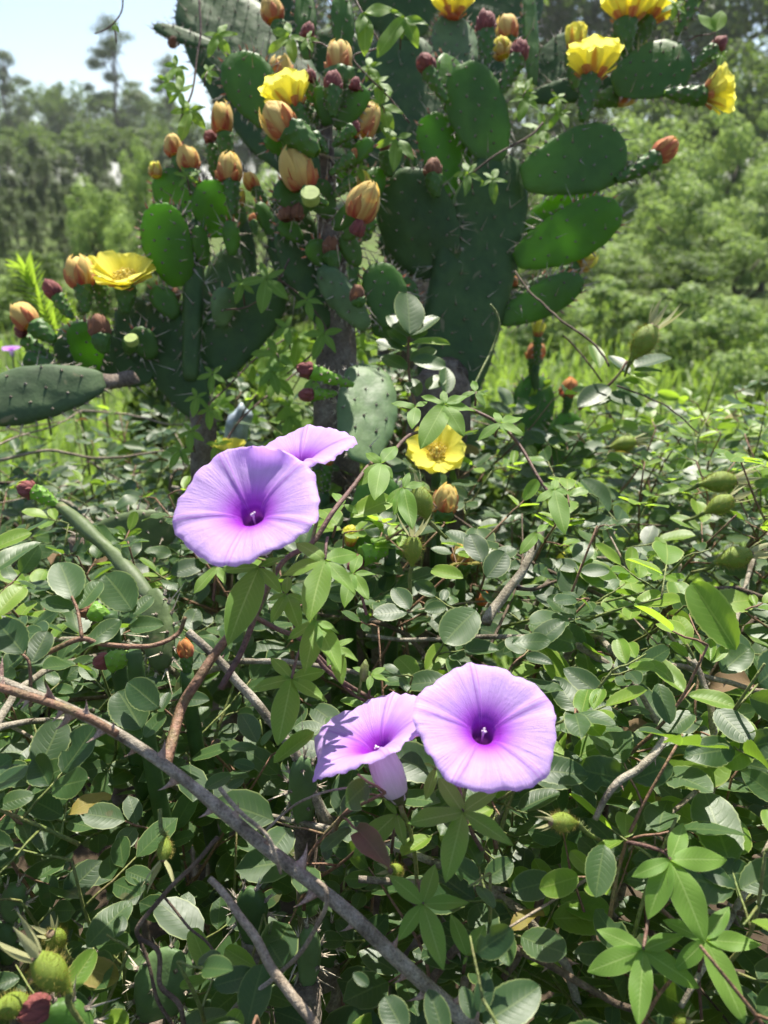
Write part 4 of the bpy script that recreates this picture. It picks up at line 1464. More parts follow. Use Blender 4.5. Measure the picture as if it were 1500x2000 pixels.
# yellow flowers and buds of low cacti showing among the rose leaves
for i, (px, py, sz, d, st, a, lab) in enumerate((
        (852, 888, 96, .82, 'wide', (0, -.45, -.85), 'wide open yellow flower with stamens among rose leaves'),
        (450, 896, 74, .90, 'cup', (0, -.9, -.3), 'yellow flower peeking out behind the upper purple flower'),
        (684, 1062, 62, .72, 'closed', (.1, -.9, -.3), 'half hidden yellow flower under the centre vine leaves'),
        (1050, 655, 50, 1.10, 'closed', (.1, -1, -.2), 'closed yellow flower below the lowest cactus pad'),
        (640, 905, 56, .80, 'closed', (.2, -1, -.2), 'cream yellow flower behind the tilted purple flower'),
        (1088, 1105, 50, .78, 'closed', (.4, -.6, -.5), 'yellow flower deep in the rose leaves by the grey branch'))):
    r_ = thing('cactus_flower', lab, 'flower', P(px, py, d))
    ax, ay, az = a
    f = flower(r_, px, py, sz, d, ax, ay, az, st)
    ovary(r_, px - ax * 30, py - ay * 55 + 8, px, py + 2, sz * 0.36, d + .015, d)
    foot_stem(r_, P(px - ax * 30, py - ay * 55 + 8, d + .015))
for (px, py, sz, d, kd, lab) in ((1048, 684, 34, 1.12, 'red', 'orange red bud over the bright grass'), (1112, 756, 32, 1.12, 'red', 'orange bud behind rose leaves near the grass'),
                                 (871, 972, 46, .74, 'tan', 'crumpled orange and yellow bud behind the bristly hip'), (908, 1078, 40, .70, 'tan', 'orange tipped bud behind round rose leaves'),
                                 (945, 1168, 26, .72, 'red', 'red bud tip deep behind the grey branch')):
    r_ = thing('cactus_bud', lab, 'bud', P(px, py, d))
    bud(r_, px, py, sz, d, .2, -.9, -.3, kd)
    ovary(r_, px - 8, py + 55, px - 2, py + sz * .45, sz * 0.7, d + .01, d)
    foot_stem(r_, P(px - 8, py + (55 if d < 1 else 190), d + .01))
    if d > 1:
        pad(r_, px - 10, py + 200, px - 4, py + 48, 84, d + .01, d + .01, 15, 'pad', red=False)
# ------------------------------------------------------------------ leaves shared by vines and roses
def leaf_mesh(name, mat, seed, aspect, e0, e1, serr, fold, curl, rows=12, ripple=0.01, bite=None, twist=0.0):
    """unit leaf: base at the origin, tip at +Y, upper face +Z"""
    rnd = random.Random(seed)
    mb = MB()
    cols = (-1, -0.55, 0, 0.55, 1)
    pts, uvs = [], []
    ph = rnd.uniform(0, 6)
    for j in range(rows + 1):
        v = j / rows
        w = aspect / 2 * pad_profile(min(max(v, 0.0), 1.0), e0, e1) if 0 < j < rows else 0.012 * aspect
        for u in cols:
            ww = w
            yy = v
            if abs(u) == 1 and serr and 1 < j < rows:
                if j % 2:
                    ww *= 1 + serr
                else:
                    ww *= 1 - serr * 0.5
                    yy += 0.015
            if bite and abs(u) == 1 and (u > 0) == bite[0] and bite[1] < v < bite[2]:
                ww *= bite[3]
            elif bite and abs(u) == 0.55 and (u > 0) == bite[0] and bite[1] < v < bite[2]:
                ww *= min(1.0, bite[3] * 1.25)
            x = u * ww
            z = fold * abs(x) - curl * v * v * 0.5 + ripple * math.sin(v * 9 + ph + u * 2) * abs(u) - 0.10 * (x / aspect) ** 2
            z += twist * x * (v - 0.4)
            pts.append(Vector((x + 0.04 * math.sin(v * 2.5 + ph) * v * aspect, yy, z)))
            uvs.append((u * 0.5 + 0.5, v))
    mb.quadgrid(pts, uvs, 5, rows + 1)
    # short stalk joined to the blade
    return mb.mesh(name, mat)


ROSE = [leaf_mesh('leaf', M['rose'], 1, 0.62, 0.62, 0.70, 0.028, 0.30, 0.16, 18),
        leaf_mesh('leaf', M['rose'], 2, 0.58, 0.60, 0.62, 0.028, 0.16, 0.28, 18, 0.02),
        leaf_mesh('leaf', M['rose'], 3, 0.68, 0.58, 0.54, 0.028, 0.22, 0.05, 18, 0.015),
        leaf_mesh('leaf', M['rose'], 4, 0.54, 0.66, 0.72, 0.028, 0.42, 0.34, 18, 0.01, None, 0.5),
        leaf_mesh('leaf', M['rose'], 5, 0.62, 0.62, 0.60, 0.028, 0.12, -0.12, 18, 0.03, None, -0.4),
        leaf_mesh('leaf', M['rose'], 6, 0.64, 0.60, 0.68, 0.028, 0.20, 0.20, 18, 0.01, (True, 0.55, 0.85, 0.55)),
        leaf_mesh('leaf', M['rose'], 7, 0.58, 0.66, 0.64, 0.03, 0.34, 0.42, 16, 0.02, None, 0.3)]
ROSE += [leaf_mesh('leaf', M['rose'], 8, 0.60, 0.58, 0.66, 0.028, 0.55, 0.10, 18, 0.02, None, 0.6),
         leaf_mesh('leaf', M['rose'], 9, 0.56, 0.62, 0.70, 0.028, 0.10, 0.55, 18, 0.035, None, -0.5),
         leaf_mesh('leaf', M['rose'], 10, 0.70, 0.56, 0.58, 0.028, 0.30, -0.25, 18, 0.03, (False, 0.30, 0.55, 0.6))]
ROSE_Y = [leaf_mesh('leaf', M['rose_young'], 11, 0.56, 0.62, 0.5, 0.028, 0.42, 0.20, 18),
          leaf_mesh('leaf', M['rose_young'], 12, 0.48, 0.66, 0.6, 0.03, 0.55, -0.1, 16),
          leaf_mesh('leaf', M['rose_young'], 13, 0.62, 0.62, 0.45, 0.028, 0.25, 0.3, 18, 0.02)]
VINE = [leaf_mesh('leaflet', M['vine'], 21, 0.37, 0.80, 0.92, 0.0, 0.22, 0.26, 12, 0.022),
        leaf_mesh('leaflet', M['vine'], 22, 0.34, 0.85, 0.95, 0.0, 0.38, 0.10, 12, 0.03, None, 0.4),
        leaf_mesh('leaflet', M['vine'], 23, 0.40, 0.78, 0.86, 0.0, 0.14, 0.36, 12, 0.03, None, -0.4)]


def leaf_matrix(a, b, n, wide=1.0):
    L = (b - a).length
    return mat4(frame(b - a, n), a, L * wide, L, L)


def corolla_mesh(seed, nA=110, droop=0.0, curl=None, tk=1.0):
    rnd = random.Random(seed)
    prof = [(0.0, 0.115, -0.80), (0.08, 0.15, -0.72), (0.16, 0.19, -0.58), (0.24, 0.20, -0.40), (0.30, 0.165, -0.24), (0.34, 0.145, -0.12), (0.38, 0.16, -0.04),
            (0.42, 0.20, 0.03), (0.46, 0.26, 0.085), (0.50, 0.33, 0.13), (0.56, 0.44, 0.18), (0.62, 0.54, 0.215), (0.70, 0.66, 0.25), (0.78, 0.76, 0.275), (0.86, 0.86, 0.29), (0.93, 0.94, 0.29), (0.975, 0.985, 0.275), (1.0, 1.0, 0.25)]
    mb = MB()
    pts, uvs = [], []
    lob = [rnd.uniform(-.05, .05) for _ in range(5)]
    tip = [rnd.uniform(-.07, .07) for _ in range(5)]
    for (t, r, z) in prof:
        z = z * tk if z < 0 else z
        k = max(0.0, (t - 0.40) / 0.60)
        for i in range(nA):
            u = i / nA
            th = 2 * math.pi * u
            f = (5 * u) % 1.0
            ray = math.exp(-((f - 0.5) / 0.055) ** 2)
            ray2 = math.exp(-((f - 0.5) / 0.13) ** 2)
            li = int(5 * u) % 5
            seg = math.cos(2 * math.pi * (f - 0.5))
            rim = 1 + k * (0.040 * seg + 0.012 * math.sin(13 * th + seed) + 0.008 * math.sin(23 * th + seed * 2))
            sm = 0.5 - 0.5 * math.cos(2 * math.pi * f)
            zz = z + min(1.0, k * 2.5) * (0.030 * ray - 0.040 * (ray2 - ray)) * (1 - 0.4 * k)
            zz += k * k * (lob[li] * sm + 0.014 * math.sin(10 * th + seed) + 0.006 * math.sin(17 * th + 2 * seed))
            zz += k * k * 0.06 * math.sin(2 * th + seed * 1.3) + droop * k * k * math.cos(th)
            zz += k ** 8 * 0.016 * math.sin(31 * th + seed)
            rr = r * rim
            if curl:
                da = (th - curl[0] + math.pi) % (2 * math.pi) - math.pi
                g = math.exp(-(da / curl[2]) ** 2) * max(0.0, (t - 0.78) / 0.22)
                zz += curl[1] * g
                rr *= 1 - 0.55 * abs(curl[1]) * g * g
            pts.append(Vector((rr * math.cos(th), rr * math.sin(th), zz)))
            uvs.append((u, t))
    mb.quadgrid(pts, uvs, nA, len(prof), True)
    return mb.mesh('corolla', M['corolla'])


def tube_mesh():
    mb = MB()
    mb.tube([(0, 0, -.81), (0, 0, -.72), (0, 0, -.58), (0, 0, -.40), (0, 0, -.24), (0, 0, -.12), (0, 0, -.04), (0, 0, .01)], [.125, .165, .21, .23, .215, .195, .20, .225], 20, False)
    for i, p in enumerate(mb.v):
        a = math.atan2(p.y, p.x)
        k = 1 + .03 * math.cos(5 * a)
        mb.v[i] = Vector((p.x * k, p.y * k, p.z))
    return mb.mesh('flower_tube', M['tube'])


def stigma_mesh():
    mb = MB()
    mb.tube([(0, 0, -0.6), (0.01, 0, -0.1), (0.02, 0.005, 0.03)], [0.012, 0.014, 0.016], 6)
    for (x, y, z, r) in ((0.02, 0, 0.028, 0.026), (0.045, 0.012, 0.045, 0.02), (0.0, -0.016, 0.04, 0.019), (0.028, -0.025, 0.02, 0.017), (0.01, 0.022, 0.02, 0.017)):
        mb.tube([(x, y, z - r), (x, y, z), (x, y, z + r)], [r * 0.6, r, r * 0.3], 7)
    return mb.mesh('stigma', M['stigma'])


STIG = stigma_mesh()
TUBE = tube_mesh()
CALYX = []
cal = MB()
cal.tube([(0, 0, -0.90), (0, 0, -0.81), (0, 0, -0.71)], [0.07, 0.13, 0.18], 10)
CALYX = cal.mesh('calyx', M['green_stem'])


def glory(parent, px, py, rad_px, d, axis, seed, spin=0.0, droop=0.0, curls=None, tk=1.0):
    """trumpet flower with its throat at (px, py)"""
    s = rad_px / 1500 * d
    Mx = mat4(zframe(axis, spin), P(px, py, d), s, s, s)
    cu = None
    if curls:
        # curls = (picture direction x, y of the rolled stretch of rim, amount, half angle)
        v = Mx.to_3x3().inverted() @ (RGT * curls[0] - UPV * curls[1])
        cu = (math.atan2(v.y, v.x), curls[2], curls[3])
    o = add('flower', corolla_mesh(seed, droop=droop, curl=cu, tk=tk), parent, Mx)
    Mt = Mx @ Matrix.Diagonal((1, 1, tk, 1))
    add('flower_tube', TUBE, o, Mt)
    add('stigma', STIG, o, Mx)
    add('calyx', CALYX, o, Mt)
    return P(px, py, d) - axis.normalized() * s * .88 * tk


def onto(px, py, c, n, lim=0.05):
    """where the sight line through (px, py) meets the plane of a leaf that starts at c"""
    d0 = (c - CAM).dot(FWD)
    ray = P(px, py, 1.0) - CAM
    k = ray.dot(n)
    d = (c - CAM).dot(n) / k if abs(k) > 1e-4 else d0
    d = max(d0 - lim, min(d0 + lim, d))
    return P(px, py, d)


def vleaf(parent, cx, cy, d, tips, stalk=None, nrm=None, wide=1.0):
    """palmate leaf: leaflets run from the middle (cx, cy) to each tip (px, py[, depth change])"""
    c = P(cx, cy, d)
    mb = MB()
    if stalk is not None:
        e = stalk if isinstance(stalk, Vector) else P(*stalk)
    else:
        e = c - ZUP * 0.018 + rv(0.004)
    midp = c.lerp(e, 0.5) + Vector((0, 0, 0.003))
    mb.tube([c, midp, e], [0.0008, 0.0009, 0.001], 5)
    o = add('leaf', mb.mesh('petiole', M['vine_stem']), parent, Matrix.Identity(4))
    for i, t in enumerate(tips):
        n = (nrm or (CAMDIR * 0.42 + ZUP * 0.72 if d < .75 else CAMDIR * .72 + ZUP * .26)) + rv(0.11)
        b = onto(t[0], t[1], c, n, .030 if d < .75 else .012)
        add('leaflet', random.choice(VINE), o, leaf_matrix(c, b, n, wide * random.uniform(.94, 1.08)))
    return o


def auto_leaf(parent, cx, cy, d, size, ang=90, n=5, spread=250, stalk=None, nrm=None):
    """palmate leaf with its main leaflet towards ang degrees (90 = down the picture)"""
    tips = []
    for i in range(n):
        q = (i - (n - 1) / 2) / ((n - 1) / 2)
        a = R(ang + q * spread / 2 + random.uniform(-6, 6))
        L = size * (1.0 - 0.38 * abs(q)) * random.uniform(.92, 1.08)
        tips.append((cx + L * math.cos(a) * random.uniform(.85, 1), cy + L * math.sin(a)))
    return vleaf(parent, cx, cy, d, tips, stalk, nrm)


def runner(parent, pts, r=0.0013, mat='vine_stem', name='stem', sides=7):
    path = smooth_path([P(*p) if not isinstance(p, Vector) else p for p in pts], 6)
    n = len(path)
    mb = MB()
    mb.tube(path, [r * (1 - 0.25 * i / n) for i in range(n)], sides)
    return add(name, mb.mesh(name, M[mat]), parent, Matrix.Identity(4))


# ---- vine with the two upper flowers
V1 = thing('morning_glory', 'morning glory vine bearing the two upper purple flowers', 'vine', down(P(500, 1300, .44)))
e1 = glory(V1, 492, 1008, 142, .40, CAMDIR * .77 + UPV * .63 - RGT * .10, 3, 0.35, 0.0, (0.12, -1, 0.24, 0.42))
e2 = glory(V1, 582, 910, 118, .445, UPV * .84 - RGT * .20 + CAMDIR * .34, 8, 1.1)
runner(V1, [(430, 1345, .43), (470, 1275, .435), (498, 1205, .44), (525, 1140, .45), (560, 1090, .455), (610, 1060, .46), (650, 1000, .47), (690, 950, .50), (725, 905, .53), (760, 890, .56), (800, 850, .60), (850, 835, .62), (875, 792, .64)], .0018)
runner(V1, [(498, 1205, .44), (545, 1230, .45), (590, 1250, .45), (640, 1310, .45), (700, 1350, .46), (745, 1372, .46)], .0016)
runner(V1, [(592, 1252, .45), (640, 1300, .455), (690, 1356, .46), (745, 1380, .46)], .0013)
runner(V1, [e1, P(520, 1060, .43), P(535, 1120, .45), P(500, 1210, .44)], .0012, 'green_stem', 'flower_stalk')
runner(V1, [e2, P(620, 1010, .47), P(600, 1080, .46), P(560, 1150, .46), P(565, 1215, .46)], .0012, 'green_stem', 'flower_stalk')
vleaf(V1, 635, 1094, .405, [(600, 1204, -.012), (696, 1158, .0), (548, 1118, .0), (702, 1072, .01), (576, 1052, .01)], (640, 1050, .43))
vleaf(V1, 506, 1108, .425, [(446, 1250, -.01), (550, 1150, .0), (432, 1112, .01), (556, 1086, .01)], (525, 1130, .44))
vleaf(V1, 618, 1212, .415, [(598, 1300, -.01), (668, 1312, -.008), (562, 1248, .0), (662, 1235, .01), (590, 1172, .01)], (600, 1250, .44))
vleaf(V1, 569, 1326, .415, [(546, 1446, -.015), (640, 1368, .0), (490, 1340, .0), (636, 1306, .01), (528, 1278, .01)], (590, 1260, .44))
vleaf(V1, 655, 1262, .42, [(668, 1330, 0), (700, 1290, 0), (640, 1300, 0), (690, 1245, 0), (630, 1240, 0)])
vleaf(V1, 560, 1160, .43, [(530, 1215, 0), (585, 1222, 0), (520, 1170, 0), (600, 1175, 0), (560, 1120, 0)])
vleaf(V1, 690, 1120, .44, [(672, 1180, 0), (720, 1170, 0), (650, 1135, 0), (735, 1120, 0), (700, 1075, 0)])
vleaf(V1, 425, 1106, .45, [(378, 1158, 0), (440, 1140, 0), (468, 1090, .01)])
vleaf(V1, 745, 905, .52, [(700, 945, 0), (712, 880, .01), (775, 862, .01), (768, 930, 0), (735, 965, -.01)])
vleaf(V1, 672, 985, .50, [(640, 1010, 0), (700, 1000, 0), (650, 955, .01)])
vleaf(V1, 788, 952, .52, [(770, 1005, 0), (806, 1030, -.01), (800, 920, .01), (752, 985, 0), (830, 940, .01)])
runner(V1, [(700, 1358, .455), (705, 1330, .45), (710, 1312, .45)], .001, 'green_stem', 'flower_stalk')
bm = MB()
bm.tube([P(708, 1330, .45), P(710, 1318, .45), P(713, 1300, .45), P(714, 1288, .45)], [.0014, .0028, .0024, .0004], 8)
add('flower_bud', bm.mesh('flower_bud', M['green_stem']), V1, Matrix.Identity(4))
vleaf(V1, 725, 1318, .45, [(760, 1330, 0), (690, 1300, .01), (752, 1300, .01), (720, 1345, -.01)])

# ---- vine with the two lower flowers
V2 = thing('morning_glory', 'morning glory vine bearing the two lower purple flowers', 'vine', down(P(850, 1600, .40)))
e3 = glory(V2, 738, 1462, 140, .41, UPV * .90 - RGT * .36 + CAMDIR * .14, 5, 0.2, 0.0, (-1, 0.7, -0.22, 0.5), 1.0)
e4 = glory(V2, 944, 1432, 138, .385, CAMDIR * .69 + UPV * .71 + RGT * .05, 12, 0.93)
runner(V2, [(745, 1380, .46), (800, 1400, .47), (850, 1480, .46), (885, 1540, .43), (902, 1586, .41), (935, 1650, .42), (980, 1720, .44)], .0015)
runner(V2, [e3, P(785, 1585, .41), P(800, 1620, .42), P(812, 1690, .43), P(815, 1770, .43)], .0015, 'green_stem', 'flower_stalk')
runner(V2, [e4, P(915, 1520, .41), P(905, 1560, .41), P(905, 1600, .42)], .0013, 'green_stem', 'flower_stalk')
runner(V2, [(880, 1480, .40), (890, 1530, .40), (903, 1584, .395)], .0009)
vleaf(V2, 904, 1586, .375, [(872, 1722, -.02), (1004, 1648, -.005), (798, 1606, .0), (972, 1534, .01), (856, 1512, .01)], (895, 1530, .395))
vleaf(V2, 826, 1766, .37, [(868, 1892, -.01), (776, 1836, -.005), (916, 1760, .0), (762, 1708, .005), (852, 1684, .008)], (815, 1720, .40))
vleaf(V2, 912, 1868, .375, [(882, 1782, .01), (948, 1800, .01), (905, 1885, 0)], (905, 1900, .40))
vleaf(V2, 850, 1500, .40, [(832, 1562, 0), (880, 1490, 0), (828, 1490, .005)])
vleaf(V2, 775, 1590, .41, [(690, 1670, 0), (790, 1650, 0), (750, 1560, .01)])

# ---- leafy vine at the lower right
V3 = thing('morning_glory', 'flowerless vine with three pale green fingered leaves in the lower corner', 'vine', down(P(1300, 1850, .38)))
runner(V3, [(1225, 1645, .40), (1270, 1655, .39), (1308, 1678, .375), (1275, 1750, .385), (1265, 1800, .385), (1257, 1856, .37)], .0011)
runner(V3, [(1275, 1760, .385), (1320, 1800, .385), (1376, 1834, .37), (1365, 1900, .39), (1370, 1990, .40)], .0011)
vleaf(V3, 1309, 1680, .365, [(1388, 1836, -.01), (1266, 1792, -.005), (1426, 1672, .0), (1236, 1712, .0), (1340, 1602, .008)], (1300, 1662, .38))
vleaf(V3, 1256, 1856, .36, [(1248, 2004, -.015), (1372, 1926, -.005), (1152, 1898, -.005), (1336, 1822, .005), (1166, 1812, .005)], (1262, 1820, .38))
vleaf(V3, 1378, 1836, .36, [(1462, 1996, -.01), (1322, 1896, 0), (1488, 1842, 0), (1294, 1796, .005), (1424, 1768, .008)], (1360, 1825, .38))

# ---- vine twining over the right-hand roses
V4 = thing('morning_glory', 'slender vine with a pale searching tendril above the rose leaves', 'vine', down(P(900, 850, .66)))
runner(V4, [(875, 792, .64), (920, 800, .64), (975, 828, .63), (1015, 870, .62), (1050, 930, .60), (1085, 985, .59), (1100, 1030, .60)], .0016)
runner(V4, [(922, 762, .66), (945, 715, .67), (962, 680, .68), (975, 640, .68), (970, 612, .68), (957, 594, .68)], .0013, 'green_stem', 'tendril')
runner(V4, [(875, 792, .64), (900, 775, .65), (922, 762, .66)], .0012)
vleaf(V4, 868, 790, .62, [(822, 772, .01), (866, 758, .01), (915, 770, .01), (826, 862, -.01), (908, 842, -.01), (930, 800, 0)])
vleaf(V4, 978, 826, .61, [(932, 856, 0), (1024, 846, -.01), (1022, 812, .01), (965, 800, .01), (990, 850, -.01)])
vleaf(V4, 1083, 957, .57, [(1050, 975, 0), (1104, 1034, -.01), (1120, 960, .0), (1085, 930, .01), (1060, 942, .01)])
vleaf(V4, 1050, 1040, .58, [(1018, 1076, 0), (1062, 1058, 0), (1072, 1020, 0)])
vleaf(V4, 930, 765, .65, [(895, 775, .0), (955, 772, 0), (922, 742, .01), (948, 792, 0)])
vleaf(V4, 812, 795, .62, [(765, 782, .0), (835, 780, 0), (805, 830, 0)])

# ---- growth that hides the cactus trunks
V12 = thing('morning_glory', 'tangle of shaded vine leaves around the foot of the cacti', 'vine', down(P(560, 820, 1.0)))
runner(V12, [(420, 900, .93), (470, 820, .96), (540, 760, 1.0), (600, 720, 1.02), (660, 760, 1.0), (690, 840, .98)], .0014)
runner(V12, [(360, 880, .90), (400, 800, .90), (440, 760, .93), (500, 700, .98), (560, 660, 1.0)], .0013)
rl = random.Random(9)
for i in range(34):
    x, y = rl.uniform(400, 700), rl.uniform(650, 885)
    dd = rl.uniform(.93, 1.10)
    if 410 < x < 510 and 770 < y < 880:
        dd = 1.14
    if 625 < x and y > 700:
        dd = max(dd, 1.0)
    auto_leaf(V12, x, y, dd, rl.uniform(34, 56), rl.uniform(40, 140), 5, 270)
for (x, y) in ((372, 842), (408, 800), (352, 880), (425, 868), (385, 775), (415, 730)):
    auto_leaf(V12, x, y, .885, 40, rl.uniform(50, 130), 5, 260)

# ---- vine in the crown of the cactus
V5 = thing('morning_glory', 'thin vine hanging from the top down beside the sky gap', 'vine', down(P(385, 200, .93)))
runner(V5, [(388, -10, .95), (392, 60, .945), (385, 110, .94), (375, 180, .93), (352, 240, .92), (360, 300, .92), (350, 340, .92)], .0014)
runner(V5, [(240, -20, .93), (238, 20, .93), (222, 45, .93), (205, 58, .93), (185, 66, .93)], .0010)
auto_leaf(V5, 222, 48, .93, 15, 40)
for (x, y, s, a) in ((425, 68, 52, 60), (370, 215, 58, 110), (352, 180, 46, 200), (345, 130, 40, 130), (330, 160, 36, 150), (405, 140, 30, 20), (365, 345, 40, 260)):
    auto_leaf(V5, x, y, .92 + random.uniform(-.02, .02), s, a)
V6 = thing('morning_glory', 'vine threading between the topmost orange buds and grey pads', 'vine', down(P(780, 60, .92)))
runner(V6, [(690, -10, .93), (715, 40, .92), (740, 90, .92), (690, 110, .91), (720, 150, .91), (760, 190, .92), (800, 240, .92)], .0012)
runner(V6, [(590, 82, .90), (625, 84, .89), (645, 96, .885)], .001)
vleaf(V6, 790, 34, .90, [(735, 100, 0), (818, 84, 0), (836, 46, 0), (760, 18, .01)])
vleaf(V6, 712, 25, .90, [(715, 98, 0), (745, 28, 0), (700, 60, 0), (770, 8, 0)])
for (x, y, s, a) in ((740, 160, 42, 90), (745, 205, 60, 70), (775, 270, 60, 100), (720, 130, 40, 40), (565, 70, 58, 140), (600, 75, 30, 60), (785, 55, 30, -30), (700, 325, 34, 70)):
    auto_leaf(V6, x, y, .92 + random.uniform(-.03, .02), s, a)
V7 = thing('morning_glory', 'vine with matt leaves against the dark thick cactus stem', 'vine', down(P(930, 340, .93)))
runner(V7, [(1060, 240, .96), (1040, 262, .95), (1000, 285, .94), (965, 305, .93), (920, 340, .93)], .0016, 'dark_twig')
auto_leaf(V7, 915, 338, .92, 44, 100, 5, 300)
auto_leaf(V7, 962, 350, .92, 42, 80, 5, 290)
for (x, y, s, a) in ((1026, 178, 34, -60), (1028, 190, 44, 110), (1060, 255, 50, 200), (1090, 190, 30, 90), (1095, 218, 40, 120)):
    auto_leaf(V7, x, y, .98, s, a)
V8 = thing('morning_glory', 'shaded vine with fingered leaves on the dark pads above the trunk', 'vine', down(P(540, 600, .88)))
runner(V8, [(565, 505, .88), (545, 545, .88), (520, 575, .88), (480, 600, .89), (440, 605, .90)], .0011)
runner(V8, [(545, 545, .88), (600, 590, .90), (640, 655, .90), (600, 700, .90), (560, 730, .90)], .0011)
for (x, y, s, a) in ((521, 545, 66, 105), (472, 552, 42, 100), (632, 652, 60, 115), (540, 690, 60, 110), (530, 725, 46, 60), (600, 585, 44, 80), (560, 640, 40, 150), (610, 740, 40, 60)):
    auto_leaf(V8, x, y, .87 + random.uniform(-.01, .02), s, a, 5, 270)
V9 = thing('morning_glory', 'vine sprig with two bright lobed leaves beside the sideways flower', 'vine', down(P(1385, 80, .97)))
runner(V9, [(1345, 80, .98), (1362, 70, .98), (1390, 66, .97), (1398, 55, .97)], .0010)
vleaf(V9, 1397, 62, .96, [(1366, 22, 0), (1412, 14, 0)], wide=1.4)
auto_leaf(V9, 1320, 8, .97, 34, 100)
auto_leaf(V9, 1408, 105, .97, 24, 100)
# far flowers at the left edge
V10 = thing('morning_glory', 'distant pale trumpet flower seen from the side at the photo edge', 'vine', down(P(25, 760, 1.5)))
ee = glory(V10, 22, 684, 17, 1.5, UPV * .97 - RGT * .2, 30)
runner(V10, [ee, P(30, 740, 1.5), P(35, 830, 1.5)], .002, 'green_stem')
V11 = thing('morning_glory', 'purple flower lying behind the fallen grey-green pad', 'vine', down(P(80, 740, 1.05)))
ee = glory(V11, 80, 742, 46, 1.05, UPV * .96 + RGT * .1 + CAMDIR * .1, 31)
runner(V11, [ee, P(90, 800, 1.08), P(100, 850, 1.1)], .002, 'green_stem')
ee = glory(V11, 95, 716, 30, 1.1, UPV * .9 + RGT * .5, 33)
# ------------------------------------------------------------------ wild rose shrubs
def canopy(x, y):
    """height of the shrub tops"""
    z = 1.055
    z += 0.055 * math.exp(-((x - 0.13) ** 2 + (y - 0.55) ** 2) / 0.035)
    z += 0.045 * math.exp(-((x - 0.42) ** 2 + (y - 0.80) ** 2) / 0.05)
    z += 0.055 * math.exp(-((x + 0.24) ** 2 + (y - 0.40) ** 2) / 0.012)
    z -= 0.15 * math.exp(-((x + 0.10) ** 2 + (y - 0.42) ** 2) / 0.010)
    z -= 0.05 * math.exp(-((x + 0.12) ** 2 + (y - 0.29) ** 2) / 0.006)
    z += 0.16 * math.exp(-((x + 0.06) ** 2 / 0.03 + (y - 1.16) ** 2 / 0.02))
    z += 0.03 * mnoise.noise(Vector((x * 9, y * 9, 2.0)))
    if y < 0.30:
        z -= (0.30 - y) * 0.45
    return z


# what stands in front and must not be covered: (px, py, rx, ry, depth)
CLEAR = [(476, 992, 152, 122, .42), (590, 868, 112, 48, .47), (716, 1430, 128, 92, .43), (765, 1520, 40, 70, .42), (954, 1405, 146, 124, .41),
         (622, 1128, 100, 92, .415), (500, 1150, 70, 100, .43), (616, 1240, 66, 84, .42), (566, 1352, 86, 100, .42), (895, 1610, 112, 120, .38), (830, 1785, 90, 112, .375),
         (1335, 1735, 105, 135, .37), (1258, 1900, 118, 110, .365), (1388, 1885, 112, 120, .365), (700, 800, 66, 90, .80), (630, 745, 70, 50, .78),
         (852, 868, 44, 24, .80), (806, 1070, 46, 66, .54), (825, 985, 40, 60, .60), (1108, 1606, 46, 46, .40), (100, 1900, 90, 100, .36), (320, 1650, 60, 80, .42), (110, 1830, 52, 52, .42), (30, 1960, 50, 60, .36),
         (1262, 660, 70, 66, .80), (1402, 985, 60, 40, .70), (1412, 940, 60, 30, .75), (1440, 1088, 60, 36, .64), (795, 650, 80, 110, .80), (1405, 1205, 60, 84, .50),
         (230, 1290, 60, 26, .47), (185, 1192, 46, 28, .51), (590, 1560, 34, 86, .50), (488, 1790, 40, 66, .45), (605, 1872, 30, 68, .45), (320, 1920, 60, 90, .46), (70, 1985, 90, 50, .37), (20, 1800, 46, 96, .46),
         (700, 1320, 40, 46, .45), (870, 970, 34, 36, .72), (440, 885, 50, 40, .85), (890, 810, 90, 70, .60), (1000, 830, 60, 40, .60), (1085, 975, 50, 66, .57), (745, 915, 70, 70, .51), (790, 965, 50, 60, .51), (500, 1420, 20, 20, .40)]
MAIN_CANE = [(-60, 1300), (10, 1334), (120, 1378), (225, 1430), (330, 1500), (420, 1572), (500, 1640), (580, 1702), (680, 1782), (760, 1858), (860, 1950), (960, 2040)]


def near_line(px, py, line, w):
    for (x0, y0), (x1, y1) in zip(line, line[1:]):
        dx, dy = x1 - x0, y1 - y0
        t = max(0, min(1, ((px - x0) * dx + (py - y0) * dy) / (dx * dx + dy * dy)))
        if math.hypot(px - x0 - t * dx, py - y0 - t * dy) < w:
            return True
    return False


def blocked(p):
    q = pix(p)
    if q is None:
        return True
    px, py, d = q
    if d < 0.30:
        return True
    if d < 0.42 and near_line(px, py, MAIN_CANE, 34):
        return True
    for (cx, cy, rx, ry, dd) in CLEAR:
        if d < dd + 0.022 and ((px - cx) / (rx + 22 * 0.5 / d)) ** 2 + ((py - cy) / (ry + 22 * 0.5 / d)) ** 2 < 1:
            return True
    # keep the cactus and its trunk in sight
    if px < 830 and py < (890 if d < 1.0 else (775 if px < 400 else 620)) and d < 1.5:
        return True
    if px >= 830 and py < 745 and d < 1.5:
        return True
    return False


